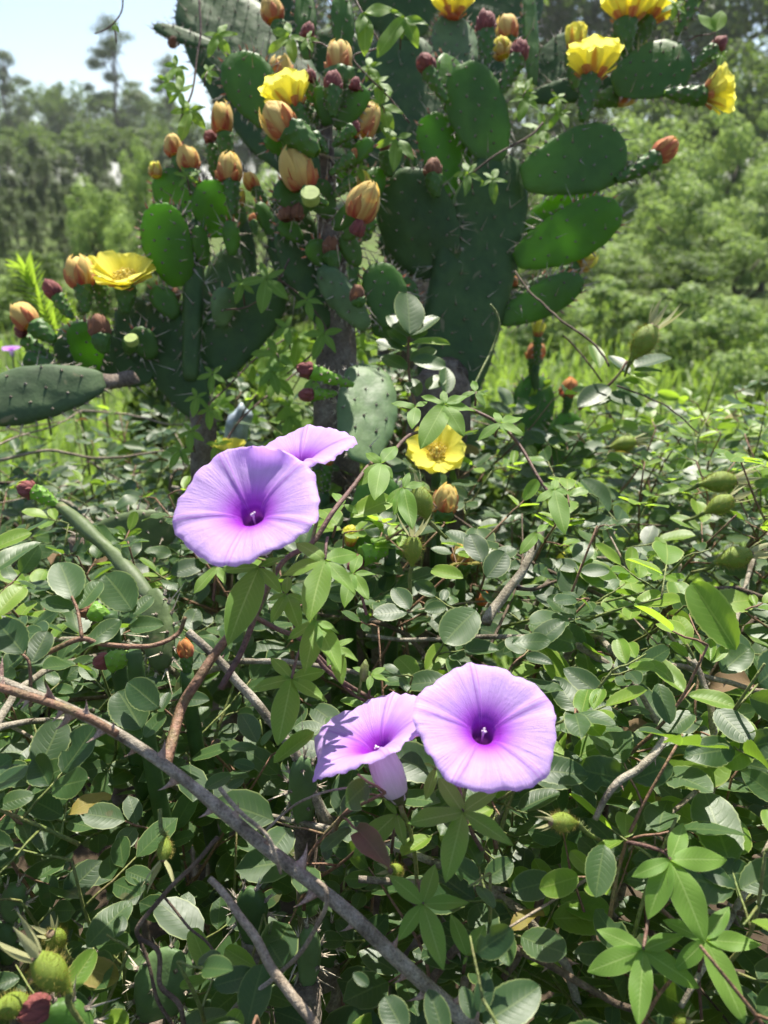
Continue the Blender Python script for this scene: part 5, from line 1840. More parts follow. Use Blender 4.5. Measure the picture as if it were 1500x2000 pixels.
ROSE_OLD = [leaf_mesh('leaf', M['rose_old'], 51, 0.60, 0.62, 0.56, 0.028, 0.3, 0.3, 14, 0.03), leaf_mesh('leaf', M['rose_old'], 52, 0.56, 0.62, 0.50, 0.028, 0.15, 0.5, 14, 0.04, (True, 0.4, 0.8, 0.55))]
ROSE_DEAD = [leaf_mesh('leaf', M['rose_dead'], 53, 0.50, 0.62, 0.60, 0.028, 0.7, 0.9, 14, 0.06, None, 0.8)]
LOW_ROSE = [leaf_mesh('low_leaf', M['rose'], 40 + i, 0.62, 0.62, 0.60, 0.0, 0.2, 0.2, 5) for i in range(2)]
LOWV = [(np.array([v.co[:] for v in me.vertices]), [tuple(p.vertices) for p in me.polygons],
         [[tuple(me.uv_layers[0].data[l].uv) for l in p.loop_indices] for p in me.polygons]) for me in LOW_ROSE]

SHRUBS = {}
for key, lab, at_ in (('left', 'wild rose shrub with dark glossy leaves left of the purple flowers', (-.28, .42)),
                      ('front', 'wild rose shrub filling the bottom below the purple flowers', (.0, .30)),
                      ('right', 'wild rose shrub with bluish leaves to the right of the lower purple flowers', (.25, .42)),
                      ('centre', 'wild rose shrub behind the lower flowers and under the thick cactus stem', (.10, .65)),
                      ('far', 'wild rose shrub with many hips along the meadow edge', (.45, .80)),
                      ('back', 'sparse twiggy rose shrub around the brown cactus trunk', (-.40, .95))):
    SHRUBS[key] = dict(root=thing('rose_shrub', lab, 'rose shrub', (at_[0], at_[1], 0), 'wild rose shrubs'), leaves=[], loose=MB())


def which(x, y):
    if y > 0.72 and x < -0.02:
        return 'back'
    if x < -0.06:
        return 'left' if y > 0.30 else 'front'
    if y < 0.325:
        return 'front' if x < 0.10 else 'right'
    if y < 0.50:
        return 'right' if x > 0.0 else 'centre'
    return 'centre' if x < 0.24 else 'far'


def loose_leaf(mb, Mx, k):
    vs, fs, us = LOWV[k % 2]
    o = len(mb.v)
    m = np.array(Mx)
    w = vs @ m[:3, :3].T + m[:3, 3]
    mb.v.extend(map(tuple, w))
    for f, u in zip(fs, us):
        mb.f.append(tuple(o + i for i in f))
        mb.uv.append(u)


def rose_leaf(S, a, b, n, young=False, wide=1.0, mesh=None, force=False):
    c = a.lerp(b, 0.55)
    if not force and (blocked(c) or blocked(b)):
        return False
    q = pix(c)
    S['leaves'].append((leaf_matrix(a, b, n, wide), young, mesh, q, force))
    return True


def compound(S, mb, p0, az, size, young, tilt, pairs=1):
    """a leaf of three or five leaflets on one stalk"""
    d = Vector((math.cos(az), math.sin(az), random.uniform(0.05, 0.5) + tilt)).normalized()
    side = d.cross(ZUP).normalized()
    pl = size * random.uniform(0.45, 0.75)
    j = p0 + d * pl + Vector((0, 0, -0.002))
    end = j
    nrm = (ZUP * 0.85 + CAMDIR * 0.18 - d * 0.25 + rv(0.26)).normalized()
    ok = False
    for k in range(pairs):
        for s in (-1, 1):
            dd = (d * 0.42 + side * s + ZUP * random.uniform(-.15, .35) + rv(.08)).normalized()
            L = size * random.uniform(0.72, 0.92) * (1 - 0.12 * k)
            b = end + side * s * 0.0015
            ok |= rose_leaf(S, b, b + dd * L, (nrm + side * -s * 0.25 + rv(0.12)), young)
        end = end + d * size * 0.30
    L = size * random.uniform(0.95, 1.15)
    dd = (d + ZUP * random.uniform(-.35, .2) + rv(.06)).normalized()
    ok |= rose_leaf(S, end, end + dd * L, nrm, young)
    if ok:
        mb.tube([p0, p0.lerp(j, .5) + Vector((0, 0, .001)), j, end], [.0009, .0007, .0007, .0005], 4)


def shoot_stem(x, y, top, depth_in=0.0):
    key = which(x, y)
    S = SHRUBS[key]
    lean = Vector((random.gauss(0, .5), random.gauss(-.1, .5), 1.0)).normalized()
    L = random.uniform(.07, .14)
    t = Vector((x, y, top))
    b = t - lean * L
    m = b.lerp(t, .5) + Vector((random.gauss(0, .006), random.gauss(0, .006), 0))
    path = smooth_path([b, m, t], 3)
    mb = MB()
    n0 = len(S['leaves'])
    far = y > .6
    size0 = random.uniform(.023, .038) if not far else random.uniform(.022, .035)
    yp = 0.12 if x < .1 else 0.22
    if far and x > .1:
        yp = 0.40
    nl = random.choice((3, 4, 4, 5))
    az = random.uniform(0, 6.28)
    for k in range(nl):
        f = 0.25 + 0.75 * k / max(1, nl - 1)
        i = min(len(path) - 1, int(f * (len(path) - 1)))
        az += 2.3 + random.uniform(-.5, .5)
        compound(S, mb, path[i], az, size0 * random.uniform(.75, 1.15) * (1.0 if k < nl - 1 else .8), random.random() < (yp if k < nl - 2 else yp * 1.8), 0.25 * f, 2 if random.random() < .22 else 1)
    if len(S['leaves']) > n0:
        mb.tube(path, [.0014, .0013, .0012, .0011, .001, .0009, .0008][:len(path)], 5)
        add('shoot', mb.mesh('shoot', M['red_cane'] if random.random() < .45 else M['green_stem']), S['root'], Matrix.Identity(4), kind='stuff')


random.seed(23)
step = 0.049
gy = 0.10
while gy < 1.36:
    st = step if gy < .55 else 0.060
    gx = -0.95
    while gx < 1.05:
        x, y = gx + random.uniform(-.5, .5) * st, gy + random.uniform(-.5, .5) * st
        gx += st
        if y > 1.25 + 0.1 * mnoise.noise(Vector((x * 4, 0, 0))):
            continue
        if x < -.05 and y > .70 and random.random() < .35:
            continue
        H = canopy(x, y) + (0.0 if not (x < -.05 and y > .7) else -.03)
        q = pix(Vector((x, y, H)))
        if q is None or not (-330 < q[0] < 1830 and q[1] < 2250):
            continue
        hole = math.exp(-((x + .10) ** 2 + (y - .42) ** 2) / .010)
        if random.random() < hole * .7:
            continue
        shoot_stem(x, y, H + random.gauss(0, .018))
        if random.random() < (1.0 if y < .45 else .75):
            shoot_stem(x + random.uniform(-.03, .03), y + random.uniform(-.03, .03), H - random.uniform(.06, .12))
    gy += st


def hand_leaf(key, bx, by, tx, ty, d, dt=0.0, young=False, wide=1.0, mesh=None, n=None):
    n = n or (CAMDIR * .45 + ZUP * .72 + rv(.13))
    a = P(bx, by, d)
    rose_leaf(SHRUBS[key], a, onto(tx, ty, a, n, .022), n, young, wide * .9, mesh, True)


def hand_stem(key, pts, r=.0012, mat='green_stem', name='shoot'):
    runner(SHRUBS[key]['root'], pts, r, mat, name, 6)


# leaves that stand out
hand_leaf('right', 1437, 1270, 1354, 1134, .50, .01, True, .95, 0, CAMDIR * .8 + ZUP * .2 - RGT * .35)
hand_stem('right', [(1380, 1352, .50), (1362, 1300, .50), (1341, 1258, .50)], .0012)
hand_leaf('right', 1340, 1260, 1329, 1198, .50, 0, True, 1.1, 2)
hand_leaf('right', 1344, 1284, 1310, 1253, .50, 0, True, .9, 0)
for (a, b, c, e) in ((1386, 1290, 1352, 1252), (1387, 1290, 1390, 1250), (1390, 1294, 1420, 1264)):
    hand_leaf('right', a, b, c, e, .495, 0, True, .8, 1)
hand_leaf('right', 1408, 1312, 1462, 1272, .50)
hand_leaf('right', 1285, 1335, 1310, 1412, .47, -.01, False, .95, 0)
hand_leaf('right', 1355, 1392, 1285, 1440, .47, -.01, False, 1.0, 0)
hand_leaf('right', 1180, 1365, 1102, 1302, .46, .01, False, .9, 0)
hand_leaf('right', 1400, 1385, 1465, 1450, .46, -.01, False, 1.15, 2)
hand_leaf('right', 1475, 1455, 1415, 1490, .45, -.01, True, 1.2, 5)
hand_leaf('right', 1180, 1650, 1165, 1750, .39, -.01, False, 1.05, 0)
hand_leaf('right', 1085, 1720, 998, 1740, .42, 0, False, 1.0, 2)
hand_leaf('right', 1020, 1800, 945, 1885, .42, 0, False, .95, 0)
hand_leaf('right', 1150, 1590, 1130, 1525, .43, 0, False, 1.1, 2)
hand_leaf('centre', 930, 1192, 866, 1254, .46, -.01, False, 1.15, 2)
hand_leaf('centre', 905, 1130, 842, 1108, .50, 0, True, .95, 0)
hand_leaf('centre', 795, 1195, 728, 1200, .47, 0, False, 1.1, 2)
hand_leaf('centre', 800, 1190, 768, 1145, .47, .01, False, 1.0, 0)
hand_leaf('centre', 1000, 1255, 1075, 1255, .46, 0, False, .9, 4)
hand_leaf('centre', 942, 1098, 918, 1042, .55, .01, False, 1.1, 2)
hand_leaf('centre', 950, 1128, 988, 1078, .54, 0, False, 1.1, 2)
hand_leaf('centre', 685, 1010, 770, 970, .50, 0, True, .9, 0)
hand_leaf('centre', 662, 1028, 630, 985, .48, 0, True, 1.0, 2)
hand_leaf('left', 143, 1172, 115, 1092, .455, .01, False, 1.05, 0)
hand_leaf('left', 145, 1190, 78, 1172, .455, 0, False, .95, 0)
hand_leaf('left', 152, 1190, 196, 1134, .455, 0, False, 1.0, 2)
hand_leaf('left', 258, 1192, 206, 1120, .47, 0, False, 1.1, 2)
hand_leaf('left', 260, 1200, 298, 1164, .47, 0, False, 1.05, 2)
hand_leaf('left', 160, 1265, 238, 1214, .44, -.01, False, .85, 4)
hand_leaf('left', 46, 1276, -12, 1208, .42, 0, False, 1.1, 0)
hand_leaf('left', 62, 1292, 93, 1232, .42, 0, False, 1.1, 2)
hand_leaf('left', -10, 1205, 44, 1138, .40, -.01, True, 1.0, 2)
hand_leaf('left', -30, 1080, 60, 1036, .42, 0, True, .9, 0)
hand_leaf('left', -20, 1120, 78, 1046, .43, 0, False, .8, 3)
hand_leaf('left', 275, 1424, 232, 1348, .42, 0, False, 1.2, 2)
hand_leaf('left', 310, 1382, 246, 1330, .415, 0, False, 1.1, 0)
hand_leaf('left', 278, 1442, 218, 1416, .42, 0, False, 1.0, 0)
hand_leaf('left', 282, 1440, 322, 1392, .415, 0, False, 1.1, 2)
hand_leaf('left', 316, 1384, 330, 1350, .42, 0, False, 1.0, 0)
hand_stem('left', [(60, 1380, .42), (58, 1300, .42), (45, 1278, .42)], .0011, 'red_cane')
hand_stem('left', [(20, 1268, .43), (80, 1278, .435), (155, 1248, .44), (200, 1258, .445), (290, 1262, .45), (345, 1240, .46), (362, 1205, .46)], .0017, 'red_cane')
hand_stem('left', [(160, 1245, .44), (152, 1195, .45), (140, 1165, .455)], .0011, 'red_cane')
hand_stem('left', [(322, 1500, .402), (338, 1440, .415), (355, 1380, .43), (385, 1330, .43), (425, 1270, .44), (480, 1205, .44), (500, 1170, .445)], .0032, 'red_cane', 'cane')
for (a, b, c, e, w) in ((790, 2020, 752, 1945, 1.2), (868, 2030, 838, 1930, 1.0), (945, 2000, 1056, 1922, 1.0), (936, 1978, 952, 1898, 1.0), (925, 1990, 902, 1925, 1.0), (720, 1925, 690, 1900, 1.1)):
    hand_leaf('front', a, b, c, e, .335, 0, False, w, 2 if w > 1.1 else 0)
for (a, b, c, e, w, yg) in ((502, 1450, 470, 1390, .9, 0), (503, 1462, 450, 1458, .8, 0), (510, 1456, 532, 1425, .9, 0), (535, 1490, 612, 1426, .75, 1), (498, 1500, 455, 1488, .9, 0),
                            (400, 1540, 452, 1510, .9, 0), (446, 1540, 476, 1520, 1.1, 0), (410, 1905, 375, 1810, .8, 1), (405, 1910, 350, 1925, .8, 1), (500, 1890, 438, 1850, .85, 1), (415, 1912, 440, 1882, 1, 1), (640, 1680, 636, 1645, 1.1, 0)):
    hand_leaf('front', a, b, c, e, .41, 0, bool(yg), w, 0)
# the sprig climbing in front of the cactus
hand_stem('centre', [(812, 800, .78), (800, 740, .785), (797, 690, .79), (800, 648, .79)], .0016, 'red_cane')
for (a, b, c, e, w) in ((800, 652, 796, 570, 1.0), (798, 658, 762, 614, .9), (802, 656, 856, 612, .8), (790, 684, 734, 664, 1.0), (792, 675, 758, 640, .8), (806, 670, 880, 668, .55), (805, 662, 830, 640, .9),
                        (795, 722, 746, 694, .9), (802, 705, 850, 680, .9), (806, 700, 870, 716, .9), (800, 745, 798, 760, .9), (845, 700, 822, 690, .9), (870, 770, 872, 712, .8), (815, 775, 805, 735, .8), (835, 760, 865, 735, 1.1)):
    hand_leaf('centre', a, b, c, e, .775, 0, w < .6, w, 2 if w >= .9 else 0)
# the tall sprig at the meadow edge with its hip
hand_stem('far', [(1130, 800, .84), (1170, 770, .83), (1205, 735, .82), (1225, 705, .82)], .0018, 'red_cane')
for (a, b, c, e, yg) in ((1235, 735, 1200, 702, 1), (1228, 730, 1190, 690, 0), (1240, 718, 1310, 690, 0), (1238, 725, 1296, 722, 0), (1232, 732, 1285, 750, 1), (1215, 745, 1250, 745, 1), (1190, 755, 1130, 790, 0), (1185, 770, 1255, 790, 0), (1150, 790, 1200, 770, 0), (1170, 720, 1160, 670, 1)):
    hand_leaf('far', a, b, c, e, .82, 0, bool(yg), .9, 0)

# deeper foliage nobody can count, then the counted leaves
for key, S in SHRUBS.items():
    S['leaves'].sort(key=lambda t: (not t[4], -(t[0].translation.z + (0.3 if t[3] and -40 < t[3][0] < 1540 and -40 < t[3][1] < 2040 else -0.5))))
    for i, (Mx, yg, mi, q, force) in enumerate(S['leaves']):
        if i < 298 and q and -60 < q[0] < 1560 and -60 < q[1] < 2060:
            ms = ROSE_Y if yg else ROSE
            if not force and not yg:
                kk = random.random()
                ms = ROSE_OLD if kk < .012 else (ROSE_DEAD if kk < .022 else ms)
            me = ms[(mi if mi is not None else random.randrange(len(ms))) % len(ms)]
            add('leaf', me, S['root'], Mx)
        else:
            loose_leaf(S['loose'], Mx, i)
for i in range(5200):
    y = random.uniform(.16, 1.3)
    x = random.uniform(-.55, .6) * (y + .35)
    H = canopy(x, y)
    z = H - random.uniform(.10, .60)
    p = Vector((x, y, z))
    q = pix(p)
    if q is None or q[2] < .36 or blocked(p):
        continue
    d = Vector((random.gauss(0, 1), random.gauss(0, 1), random.gauss(0, .35))).normalized()
    L = random.uniform(.024, .038)
    loose_leaf(SHRUBS[which(x, y)]['loose'], leaf_matrix(p, p + d * L, ZUP + rv(.35)), i)
for key, S in SHRUBS.items():
    if S['loose'].v:
        add('foliage', S['loose'].mesh('foliage', M['rose']), S['root'], Matrix.Identity(4), kind='stuff')


# ---- canes and bare twigs inside the shrubs
def thorny(path, radii, mat, thorn_every, tl, parent, name='cane', seed=0, label=None, cat=None):
    rnd = random.Random(seed)
    n = len(path)
    mb = MB()
    mb.tube(path, radii, 10)
    if radii[0] > .003:
        for i, p in enumerate(mb.v):
            mb.v[i] = p + Vector((mnoise.noise(p * 160), mnoise.noise(p * 160 + Vector((3, 0, 0))), mnoise.noise(p * 160 + Vector((0, 7, 0))))) * .0007
    o = add(name, mb.mesh(name, M[mat]), parent, Matrix.Identity(4), label, cat)
    dist = 0
    for i in range(1, n - 1):
        dist += (path[i] - path[i - 1]).length
        if dist < thorn_every * rnd.uniform(.6, 1.3):
            continue
        dist = 0
        t = (path[i + 1] - path[i - 1]).normalized()
        sd = t.cross(CAMDIR).normalized() * rnd.choice((-1, 1)) + CAMDIR * rnd.uniform(-.3, .8)
        sd = (sd - t * sd.dot(t)).normalized()
        k = tl * rnd.uniform(.7, 1.25)
        b = path[i] + sd * radii[i] * .7
        tm = MB()
        rows, uvs = [], []
        for j, (f, w) in enumerate(((0, 1.0), (.22, .62), (.5, .34), (.8, .14), (1.0, .02))):
            c = b + sd * k * f + t * (-.38 * k * f * f)
            for s in range(6):
                a = s / 6 * 6.2832
                rows.append(c + t * (math.cos(a) * k * .34 * w) + sd.cross(t) * (math.sin(a) * k * .13 * w))
                uvs.append((s / 6, f))
        tm.quadgrid(rows, uvs, 6, 5, True)
        add('thorn', tm.mesh('thorn', M['thorn']), o if parent is None else parent, Matrix.Identity(4))
    return o


def px_path(pts, seg=6):
    return smooth_path([P(*p) for p in pts], seg)


def rad(path, r0, r1):
    n = len(path)
    return [lerp(r0, r1, i / (n - 1)) for i in range(n)]


mc = px_path([(x, y, .395 - .012 * i / 11) for i, (x, y) in enumerate(MAIN_CANE)], 5)
cane_root = thing('rose_cane', 'thick grey thorny rose cane running diagonally across the lower left', 'cane', mc[-1])
thorny(mc, [r_ * (1 + .13 * mnoise.noise(p_ * 55)) for r_, p_ in zip(rad(mc, .0022, .0041), mc)], 'cane', .016, .0095, cane_root, 'cane', 4)
gc = px_path([(-40, 1330, .392), (30, 1352, .39), (95, 1372, .388), (165, 1398, .386), (230, 1434, .388)], 5)
thorny(gc, rad(gc, .0022, .0019), 'red_cane', .016, .006, cane_root, 'green_side_cane', 8)


def twig(label, pts, r0, r1, mat='twig', thorns=0.0, tl=.004, cat='twig', name='dry_twig'):
    p = px_path(pts, 6)
    p = [v + Vector((mnoise.noise(v * 60), mnoise.noise(v * 60 + Vector((4, 1, 0))), mnoise.noise(v * 60 + Vector((0, 8, 3))))) * .0016 for v in p]
    root = thing(name, label, cat, p[-1])
    thorny(p, rad(p, r0, r1), mat, thorns if thorns else 9.0, tl, root, 'branch', int(pts[0][0]))
    return root


twig('straight pale dry twig with cut end leaning from the bottom edge', [(408, 1716, .385), (445, 1750, .38), (480, 1800, .375), (530, 1885, .37), (620, 2010, .36)], .0016, .0026)
twig('curving tan dry tendril hooked over the thorny cane', [(430, 1540, .37), (455, 1575, .365), (500, 1612, .36), (530, 1650, .362), (548, 1705, .37)], .0011, .0008)
twig('tan tendril looping below the thorny cane', [(618, 1718, .37), (634, 1740, .365), (628, 1790, .37), (600, 1840, .38), (560, 1890, .39), (480, 1950, .39), (440, 1995, .39)], .0011, .0012)
twig('long thin brown stem bending down through the lower hips', [(425, 1635, .39), (380, 1685, .39), (310, 1760, .39), (272, 1810, .39), (275, 1835, .39), (308, 1860, .385), (312, 1920, .385), (350, 1960, .38), (360, 2010, .38)], .0012, .0013, 'dark_twig')
twig('thin brown stem beside the broad pale pad', [(270, 1830, .392), (290, 1890, .39), (310, 1960, .385), (345, 2010, .385)], .0009, .0010, 'dark_twig')
twig('thin stem crossing the lower dark gap', [(316, 1752, .40), (370, 1810, .40), (420, 1860, .40), (445, 1930, .40)], .0007, .0007, 'dark_twig')
twig('pale thin arching straw under the leaning trumpet', [(522, 1620, .43), (580, 1570, .43), (650, 1540, .425), (740, 1536, .425)], .0008, .0006)
twig('grey branch rising behind the lower left leaves', [(180, 1880, .45), (210, 1840, .45), (245, 1775, .46)], .0030, .0020, 'twig', .02)
twig('grey branch slanting behind the upper vine leaves', [(370, 1235, .50), (440, 1300, .50), (510, 1385, .50), (560, 1450, .50), (620, 1560, .51), (675, 1690, .52)], .0026, .0036, 'cane', .03)
twig('grey thorny branch forking in the centre rose leaves', [(1060, 1030, .60), (1040, 1075, .59), (1010, 1130, .58), (975, 1175, .57), (950, 1215, .56)], .0028, .0042, 'cane', .03, .005)
twig('dark thin thorny side branch in the centre', [(1010, 1148, .58), (1050, 1150, .59), (1095, 1130, .60), (1135, 1110, .61)], .0016, .0011, 'dark_twig', .02)
twig('grey knobbly upright branch among the right-hand leaves', [(1352, 1290, .49), (1378, 1340, .485), (1392, 1400, .48), (1395, 1450, .48), (1388, 1540, .48), (1372, 1640, .48)], .0020, .0028, 'cane', .03)
twig('grey forked branch beneath the right-hand leaves', [(1160, 1600, .42), (1182, 1560, .42), (1210, 1525, .42), (1250, 1500, .425), (1300, 1440, .44)], .0016, .0024, 'cane', .03)
twig('brown horizontal thorny stem over the right-hand gap', [(1215, 1290, .50), (1270, 1295, .50), (1330, 1303, .50), (1390, 1325, .50), (1470, 1345, .50), (1540, 1350, .50)], .0018, .0018, 'twig', .025)
twig('thin bare stem in the lower right corner', [(1400, 1770, .42), (1460, 1785, .41), (1540, 1800, .40)], .0013, .0012, 'dark_twig', .02)
twig('dark thorny stem below the vine at the bottom', [(1060, 1745, .43), (1040, 1800, .43), (1010, 1870, .43), (985, 1910, .43)], .0024, .0020, 'dark_twig', .02)
twig('grey horizontal stem under the lower flowers', [(700, 1718, .44), (790, 1722, .44), (880, 1728, .44), (960, 1735, .44), (1000, 1742, .44)], .0020, .0016, 'cane', .02)
twig('thin bare arching stem from the cactus pad over the meadow', [(1005, 530, .93), (1040, 575, .90), (1090, 620, .86), (1140, 655, .83), (1170, 680, .82), (1188, 715, .81)], .0013, .0012, 'dark_twig', 0, 0, 'stem', 'bare_stem')
twig('thin bare stem hanging at the meadow edge', [(1100, 655, .85), (1118, 672, .85), (1150, 710, .84), (1175, 745, .83)], .0010, .0009, 'dark_twig', 0, 0, 'stem', 'bare_stem')
twig('thin stem bending right towards the grass', [(1205, 755, .80), (1260, 775, .80), (1310, 800, .80), (1365, 845, .80)], .0009, .0007, 'dark_twig', 0, 0, 'stem', 'bare_stem')
twig('pale woody stem under the right-hand vine', [(1270, 1740, .43), (1330, 1765, .43), (1420, 1790, .42)], .0015, .0013, 'cane', .02)

twig('dark thin twig crossing the pale wrapper', [(430, 880, 1.03), (455, 840, 1.03), (480, 800, 1.03), (500, 770, 1.04)], .0016, .0010, 'dark_twig')
twig('long dry twig lying level left of the brown trunk', [(-20, 905, 1.0), (90, 880, 1.02), (200, 895, 1.04), (330, 880, 1.05)], .0022, .0014, 'twig')
twig('dry grey twig behind the brown trunk at its foot', [(130, 800, 1.25), (250, 810, 1.22), (350, 830, 1.2), (470, 815, 1.2)], .0020, .0012, 'twig')
twig('dry forked straw by the bud branch', [(-10, 870, .95), (40, 850, 1.0), (110, 830, 1.05), (160, 800, 1.1)], .0014, .0009, 'twig')

rs = random.Random(77)
for key, S in SHRUBS.items():
    cx, cy = S['root'].location.x, S['root'].location.y
    # arching canes from the ground, then thin dead twigs under the leaves
    for i in range(5):
        x0, y0 = cx + rs.gauss(0, .10), cy + rs.gauss(0, .08)
        an = rs.uniform(0, 6.28)
        reach = rs.uniform(.12, .30)
        x1, y1 = x0 + math.cos(an) * reach, y0 + math.sin(an) * reach
        H = canopy(x0, y0) - rs.uniform(.05, .12)
        pts = [Vector((x0 * .8 + cx * .2, y0 * .8 + cy * .2, 0)), Vector((x0, y0, .5)), Vector((x0 + .02, y0, H)), Vector((x1, y1, canopy(x1, y1) - rs.uniform(.05, .12)))]
        path = smooth_path(pts, 7)
        if any((pix(p) or (0, 0, 0))[2] < .34 for p in path if p.z > .7):
            continue
        thorny(path, rad(path, .0045, .0016), 'cane' if rs.random() < .6 else 'dark_twig', .06, .005, S['root'], 'cane', i)
    n_tw = 17 if key != 'back' else 60
    for i in range(n_tw):
        y = cy + rs.gauss(0, .13) if key != 'back' else 1.14 + rs.gauss(0, .13)
        x = cx + rs.gauss(0, .20 if key != 'back' else .3)
        z = canopy(x, y) - rs.uniform(.05, .22) + (.03 if key == 'back' else 0)
        an = rs.uniform(0, 6.28)
        L = rs.uniform(.08, .24)
        d = Vector((math.cos(an), math.sin(an), rs.gauss(0, .22))) * L
        p0 = Vector((x, y, z))
        pts = [p0, p0 + d * .5 + rv(.008), p0 + d]
        if min((pix(p) or (0, 0, 0))[2] for p in pts) < .37 or any(blocked(p) for p in pts):
            continue
        path = smooth_path(pts, 4)
        mb = MB()
        mb.tube(path, rad(path, rs.uniform(.0009, .0020), .0006), 5)
        add('bare_twig', mb.mesh('bare_twig', M['twig'] if rs.random() < .45 else M['dark_twig']), S['root'], Matrix.Identity(4))


# ---- bristly hips
def hip_meshes(seed):
    rnd = random.Random(seed)
    mb, br = MB(), MB()
    nA = 18
    prof = [(.00, .05), (.08, .07), (.16, .11), (.28, .19), (.42, .265), (.56, .30), (.70, .295), (.82, .25), (.92, .19), (1.0, .14)]
    pts, uvs = [], []
    for j, (z, r) in enumerate(prof):
        for i in range(nA):
            a = 2 * math.pi * i / nA
            pts.append(Vector((r * math.cos(a), r * math.sin(a), z)))
            uvs.append((i / nA, z))
    mb.quadgrid(pts, uvs, nA, len(prof), True)
    for k in range(260):
        z = rnd.uniform(.04, .97)
        r = np.interp(z, [p[0] for p in prof], [p[1] for p in prof])
        a = rnd.uniform(0, 6.283)
        d = Vector((math.cos(a), math.sin(a), rnd.uniform(-.2, .5))).normalized()
        p = Vector((r * math.cos(a), r * math.sin(a), z))
        br.cone(p, p + d * rnd.uniform(.08, .20), .006, 3)
    eye = MB()
    eye.tube([(0, 0, .98), (0, 0, 1.04), (0, 0, 1.05)], [.145, .125, .05], 14)
    return mb.mesh('hip', M['hip']), br.mesh('bristles', M['bristle'], False), eye.mesh('crown_disc', M['hip_eye'])


HIP = hip_meshes(3)
SEPAL = leaf_mesh('sepal', M['sepal'], 61, 0.27, 0.32, 1.1, 0.0, 0.5, -0.5, 8, 0.0)


def hip(key, px, py, lpx, d, ax, ay, az, stalk, spread=.7, sep=.75, n_sep=5):
    """hip with its middle at (px, py), lpx long; crown points along (ax, ay)"""
    root = SHRUBS[key]['root']
    L = lpx / 1500 * d
    axis = (RGT * ax - UPV * ay + FWD * az).normalized()
    base = P(px, py, d) - axis * L * .5
    Mx = mat4(zframe(axis, random.uniform(0, 6)), base, L, L, L)
    o = add('hip', HIP[0], root, Mx)
    add('bristles', HIP[1], o, Mx, kind='stuff')
    add('crown_disc', HIP[2], o, Mx)
    for i in range(n_sep):
        a = 6.283 * i / n_sep + random.uniform(-.3, .3)
        s = sep * random.uniform(.7, 1.25)
        sp = spread * random.uniform(.7, 1.3)
        dirv = Vector((math.cos(a) * sp, math.sin(a) * sp, 1.0)).normalized()
        b = Vector((math.cos(a) * .14, math.sin(a) * .14, .98))
        loc = Mx @ b
        wd = (Mx.to_3x3() @ dirv).normalized()
        inner = (Mx.to_3x3() @ Vector((-math.cos(a), -math.sin(a), .3))).normalized()
        add('sepal', SEPAL, o, mat4(frame(wd, inner), loc, L * s * .9, L * s, L * s))
    pts = [base + axis * L * .03] + [P(*q) for q in stalk]
    path = smooth_path(pts, 5)
    mb = MB()
    mb.tube(path, rad(path, .0016 * L / .022, .0012), 7)
    rnd = random.Random(int(px))
    for p in path[:len(path) * 2 // 3]:
        for k in range(6):
            mb.cone(p, p + rv(1).normalized() * .0038, .0003, 3)
    add('hip_stalk', mb.mesh('hip_stalk', M['green_stem']), o, Matrix.Identity(4))
    return o


random.seed(5)
hip('centre', 806, 1078, 62, .53, .05, -1, -.15, [(800, 1130, .535), (803, 1160, .54)], .9)
hip('centre', 826, 986, 72, .585, -.35, -1, 0, [(850, 1030, .59), (872, 1052, .60)], .4, .5)
hip('right', 1104, 1606, 62, .39, -.85, -.15, -.25, [(1145, 1625, .40), (1170, 1640, .42)], .7, .55)
hip('front', 104, 1904, 100, .355, -.62, -.75, -.1, [(135, 1960, .36), (168, 2010, .365)], .6, .75)
hip('front', 322, 1655, 48, .41, .05, .85, -.6, [(315, 1622, .41), (312, 1580, .415)], .9, 1.1, 4)
hip('front', 112, 1836, 62, .41, -.15, -.75, -.65, [(140, 1880, .42), (160, 1900, .43)], .8, .75)
hip('front', 34, 1962, 78, .36, -.7, -.2, -.6, [(80, 1990, .365), (120, 2010, .37)], .8, .8)
hip('far', 1254, 672, 78, .80, .55, -.85, -.1, [(1228, 712, .81), (1220, 735, .82)], .55, .85)
hip('far', 1402, 988, 62, .69, .85, -.45, -.1, [(1360, 1010, .70), (1330, 1020, .71)], .5, .7)
hip('far', 1400, 942, 70, .75, .95, -.1, -.1, [(1350, 955, .76), (1325, 965, .77)], .5, .7)
hip('far', 1430, 1090, 72, .63, .9, -.25, -.15, [(1385, 1110, .64), (1350, 1118, .65)], .5, .6)
hip('far', 1215, 868, 52, .90, .9, -.2, 0, [(1175, 878, .91), (1150, 890, .92)], .5, .7)
hip('right', 1330, 2000, 52, .39, .3, -.6, -.6, [(1345, 2030, .40), (1350, 2050, .41)], .7, .6)
hip('front', 775, 1700, 44, .43, -.5, -.3, -.7, [(790, 1730, .44), (800, 1750, .45)], .7, .6)

# ------------------------------------------------------------------ small things
lm = MB()
ptsl, uvl_ = [], []
for j in range(12):
    for i in range(16):
        th, ph = 6.283 * i / 16, math.pi * j / 11
        q = Vector((math.sin(ph) * math.cos(th) * .022, math.sin(ph) * math.sin(th) * .022, math.cos(ph) * .034))
        q += q.normalized() * (.010 * mnoise.noise(q * 60) + .005 * mnoise.noise(q * 170))
        ptsl.append(q); uvl_.append((i / 16, j / 11))
lm.quadgrid(ptsl, uvl_, 16, 12, True)
lump_at = P(466, 838, 1.10)
add('plastic_wrapper', lm.mesh('plastic_wrapper', M['lump']), None, mat4(Matrix.Rotation(.3, 3, 'Y'), lump_at, .8, .9, 1.05), 'crumpled pale bluish wrapper caught beside the brown cactus trunk', 'wrapper')

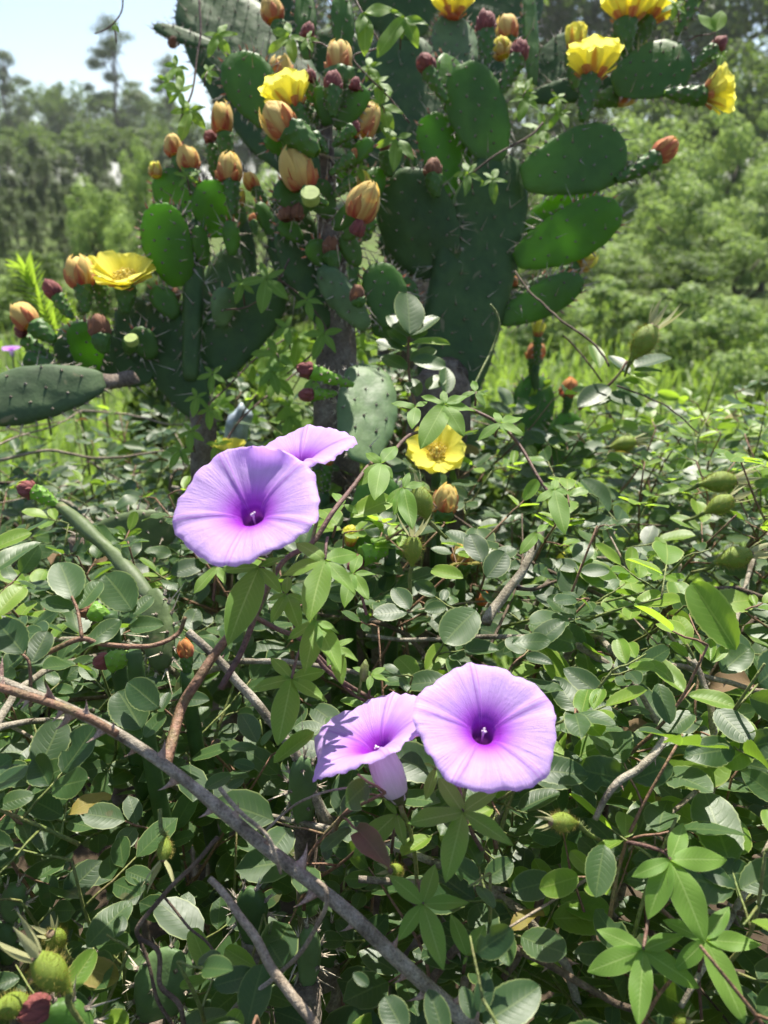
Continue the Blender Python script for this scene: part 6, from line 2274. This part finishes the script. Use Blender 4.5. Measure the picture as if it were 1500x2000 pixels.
# feathery weed behind the left buds
WEED_LEAF = leaf_mesh('weed_leaf', M['weed'], 71, .16, .5, .9, 0, .2, .2, 5)
for wi, (pts, lab, sz) in enumerate((([(150, 760, 1.45), (120, 680, 1.45), (85, 600, 1.44), (50, 525, 1.43)], 'tall feathery yellow-green weed behind the bud cluster at the photo edge', .040),
                                     ([(200, 760, 1.5), (170, 690, 1.5), (140, 640, 1.5), (120, 600, 1.5)], 'shorter feathery weed close behind the striped buds', .036))):
    p = px_path(pts, 8)
    rt = thing('feathery_weed', lab, 'weed', down(p[0]))
    pp = [down(p[0])] + p
    mb = MB()
    mb.tube(pp, rad(pp, .003, .001), 6)
    add('stem', mb.mesh('stem', M['green_stem']), rt, Matrix.Identity(4))
    for i, q in enumerate(p):
        t = (p[min(i + 1, len(p) - 1)] - p[max(0, i - 1)]).normalized()
        for k in range(7):
            an = k / 7 * 6.283 + i
            sd = Matrix.Rotation(an, 3, t) @ t.orthogonal().normalized()
            add('leaf', WEED_LEAF, rt, leaf_matrix(q, q + (sd + t * .8).normalized() * sz, t + rv(.2)))

# ------------------------------------------------------------------ summer haze over the slope
hz = MB()
x0, x1, y0, y1, z0, z1 = -640.0, 640.0, -70.0, 960.0, -2.0, 22.0
vv = [Vector(p) for p in ((x0, y0, z0), (x1, y0, z0), (x1, y1, z0), (x0, y1, z0), (x0, y0, z1), (x1, y0, z1), (x1, y1, z1), (x0, y1, z1))]
hz.v = vv
hz.f = [(3, 2, 1, 0), (4, 5, 6, 7), (0, 1, 5, 4), (1, 2, 6, 5), (2, 3, 7, 6), (3, 0, 4, 7)]
hz.uv = [((0, 0), (1, 0), (1, 1), (0, 1))] * 6
hm, hnt = new_mat('haze_air')
pv = hnt.nodes.new('ShaderNodeVolumePrincipled')
pv.inputs['Color'].default_value = (0.92, 0.95, 1.0, 1)
pv.inputs['Density'].default_value = 0.0008
pv.inputs['Anisotropy'].default_value = 0.3
ho = hnt.nodes.new('ShaderNodeOutputMaterial')
hnt.links.new(pv.outputs[0], ho.inputs['Volume'])
add('haze', hz.mesh('haze', hm, False), None, None, 'pale summer haze over the slope and trees', 'haze', None, 'stuff')
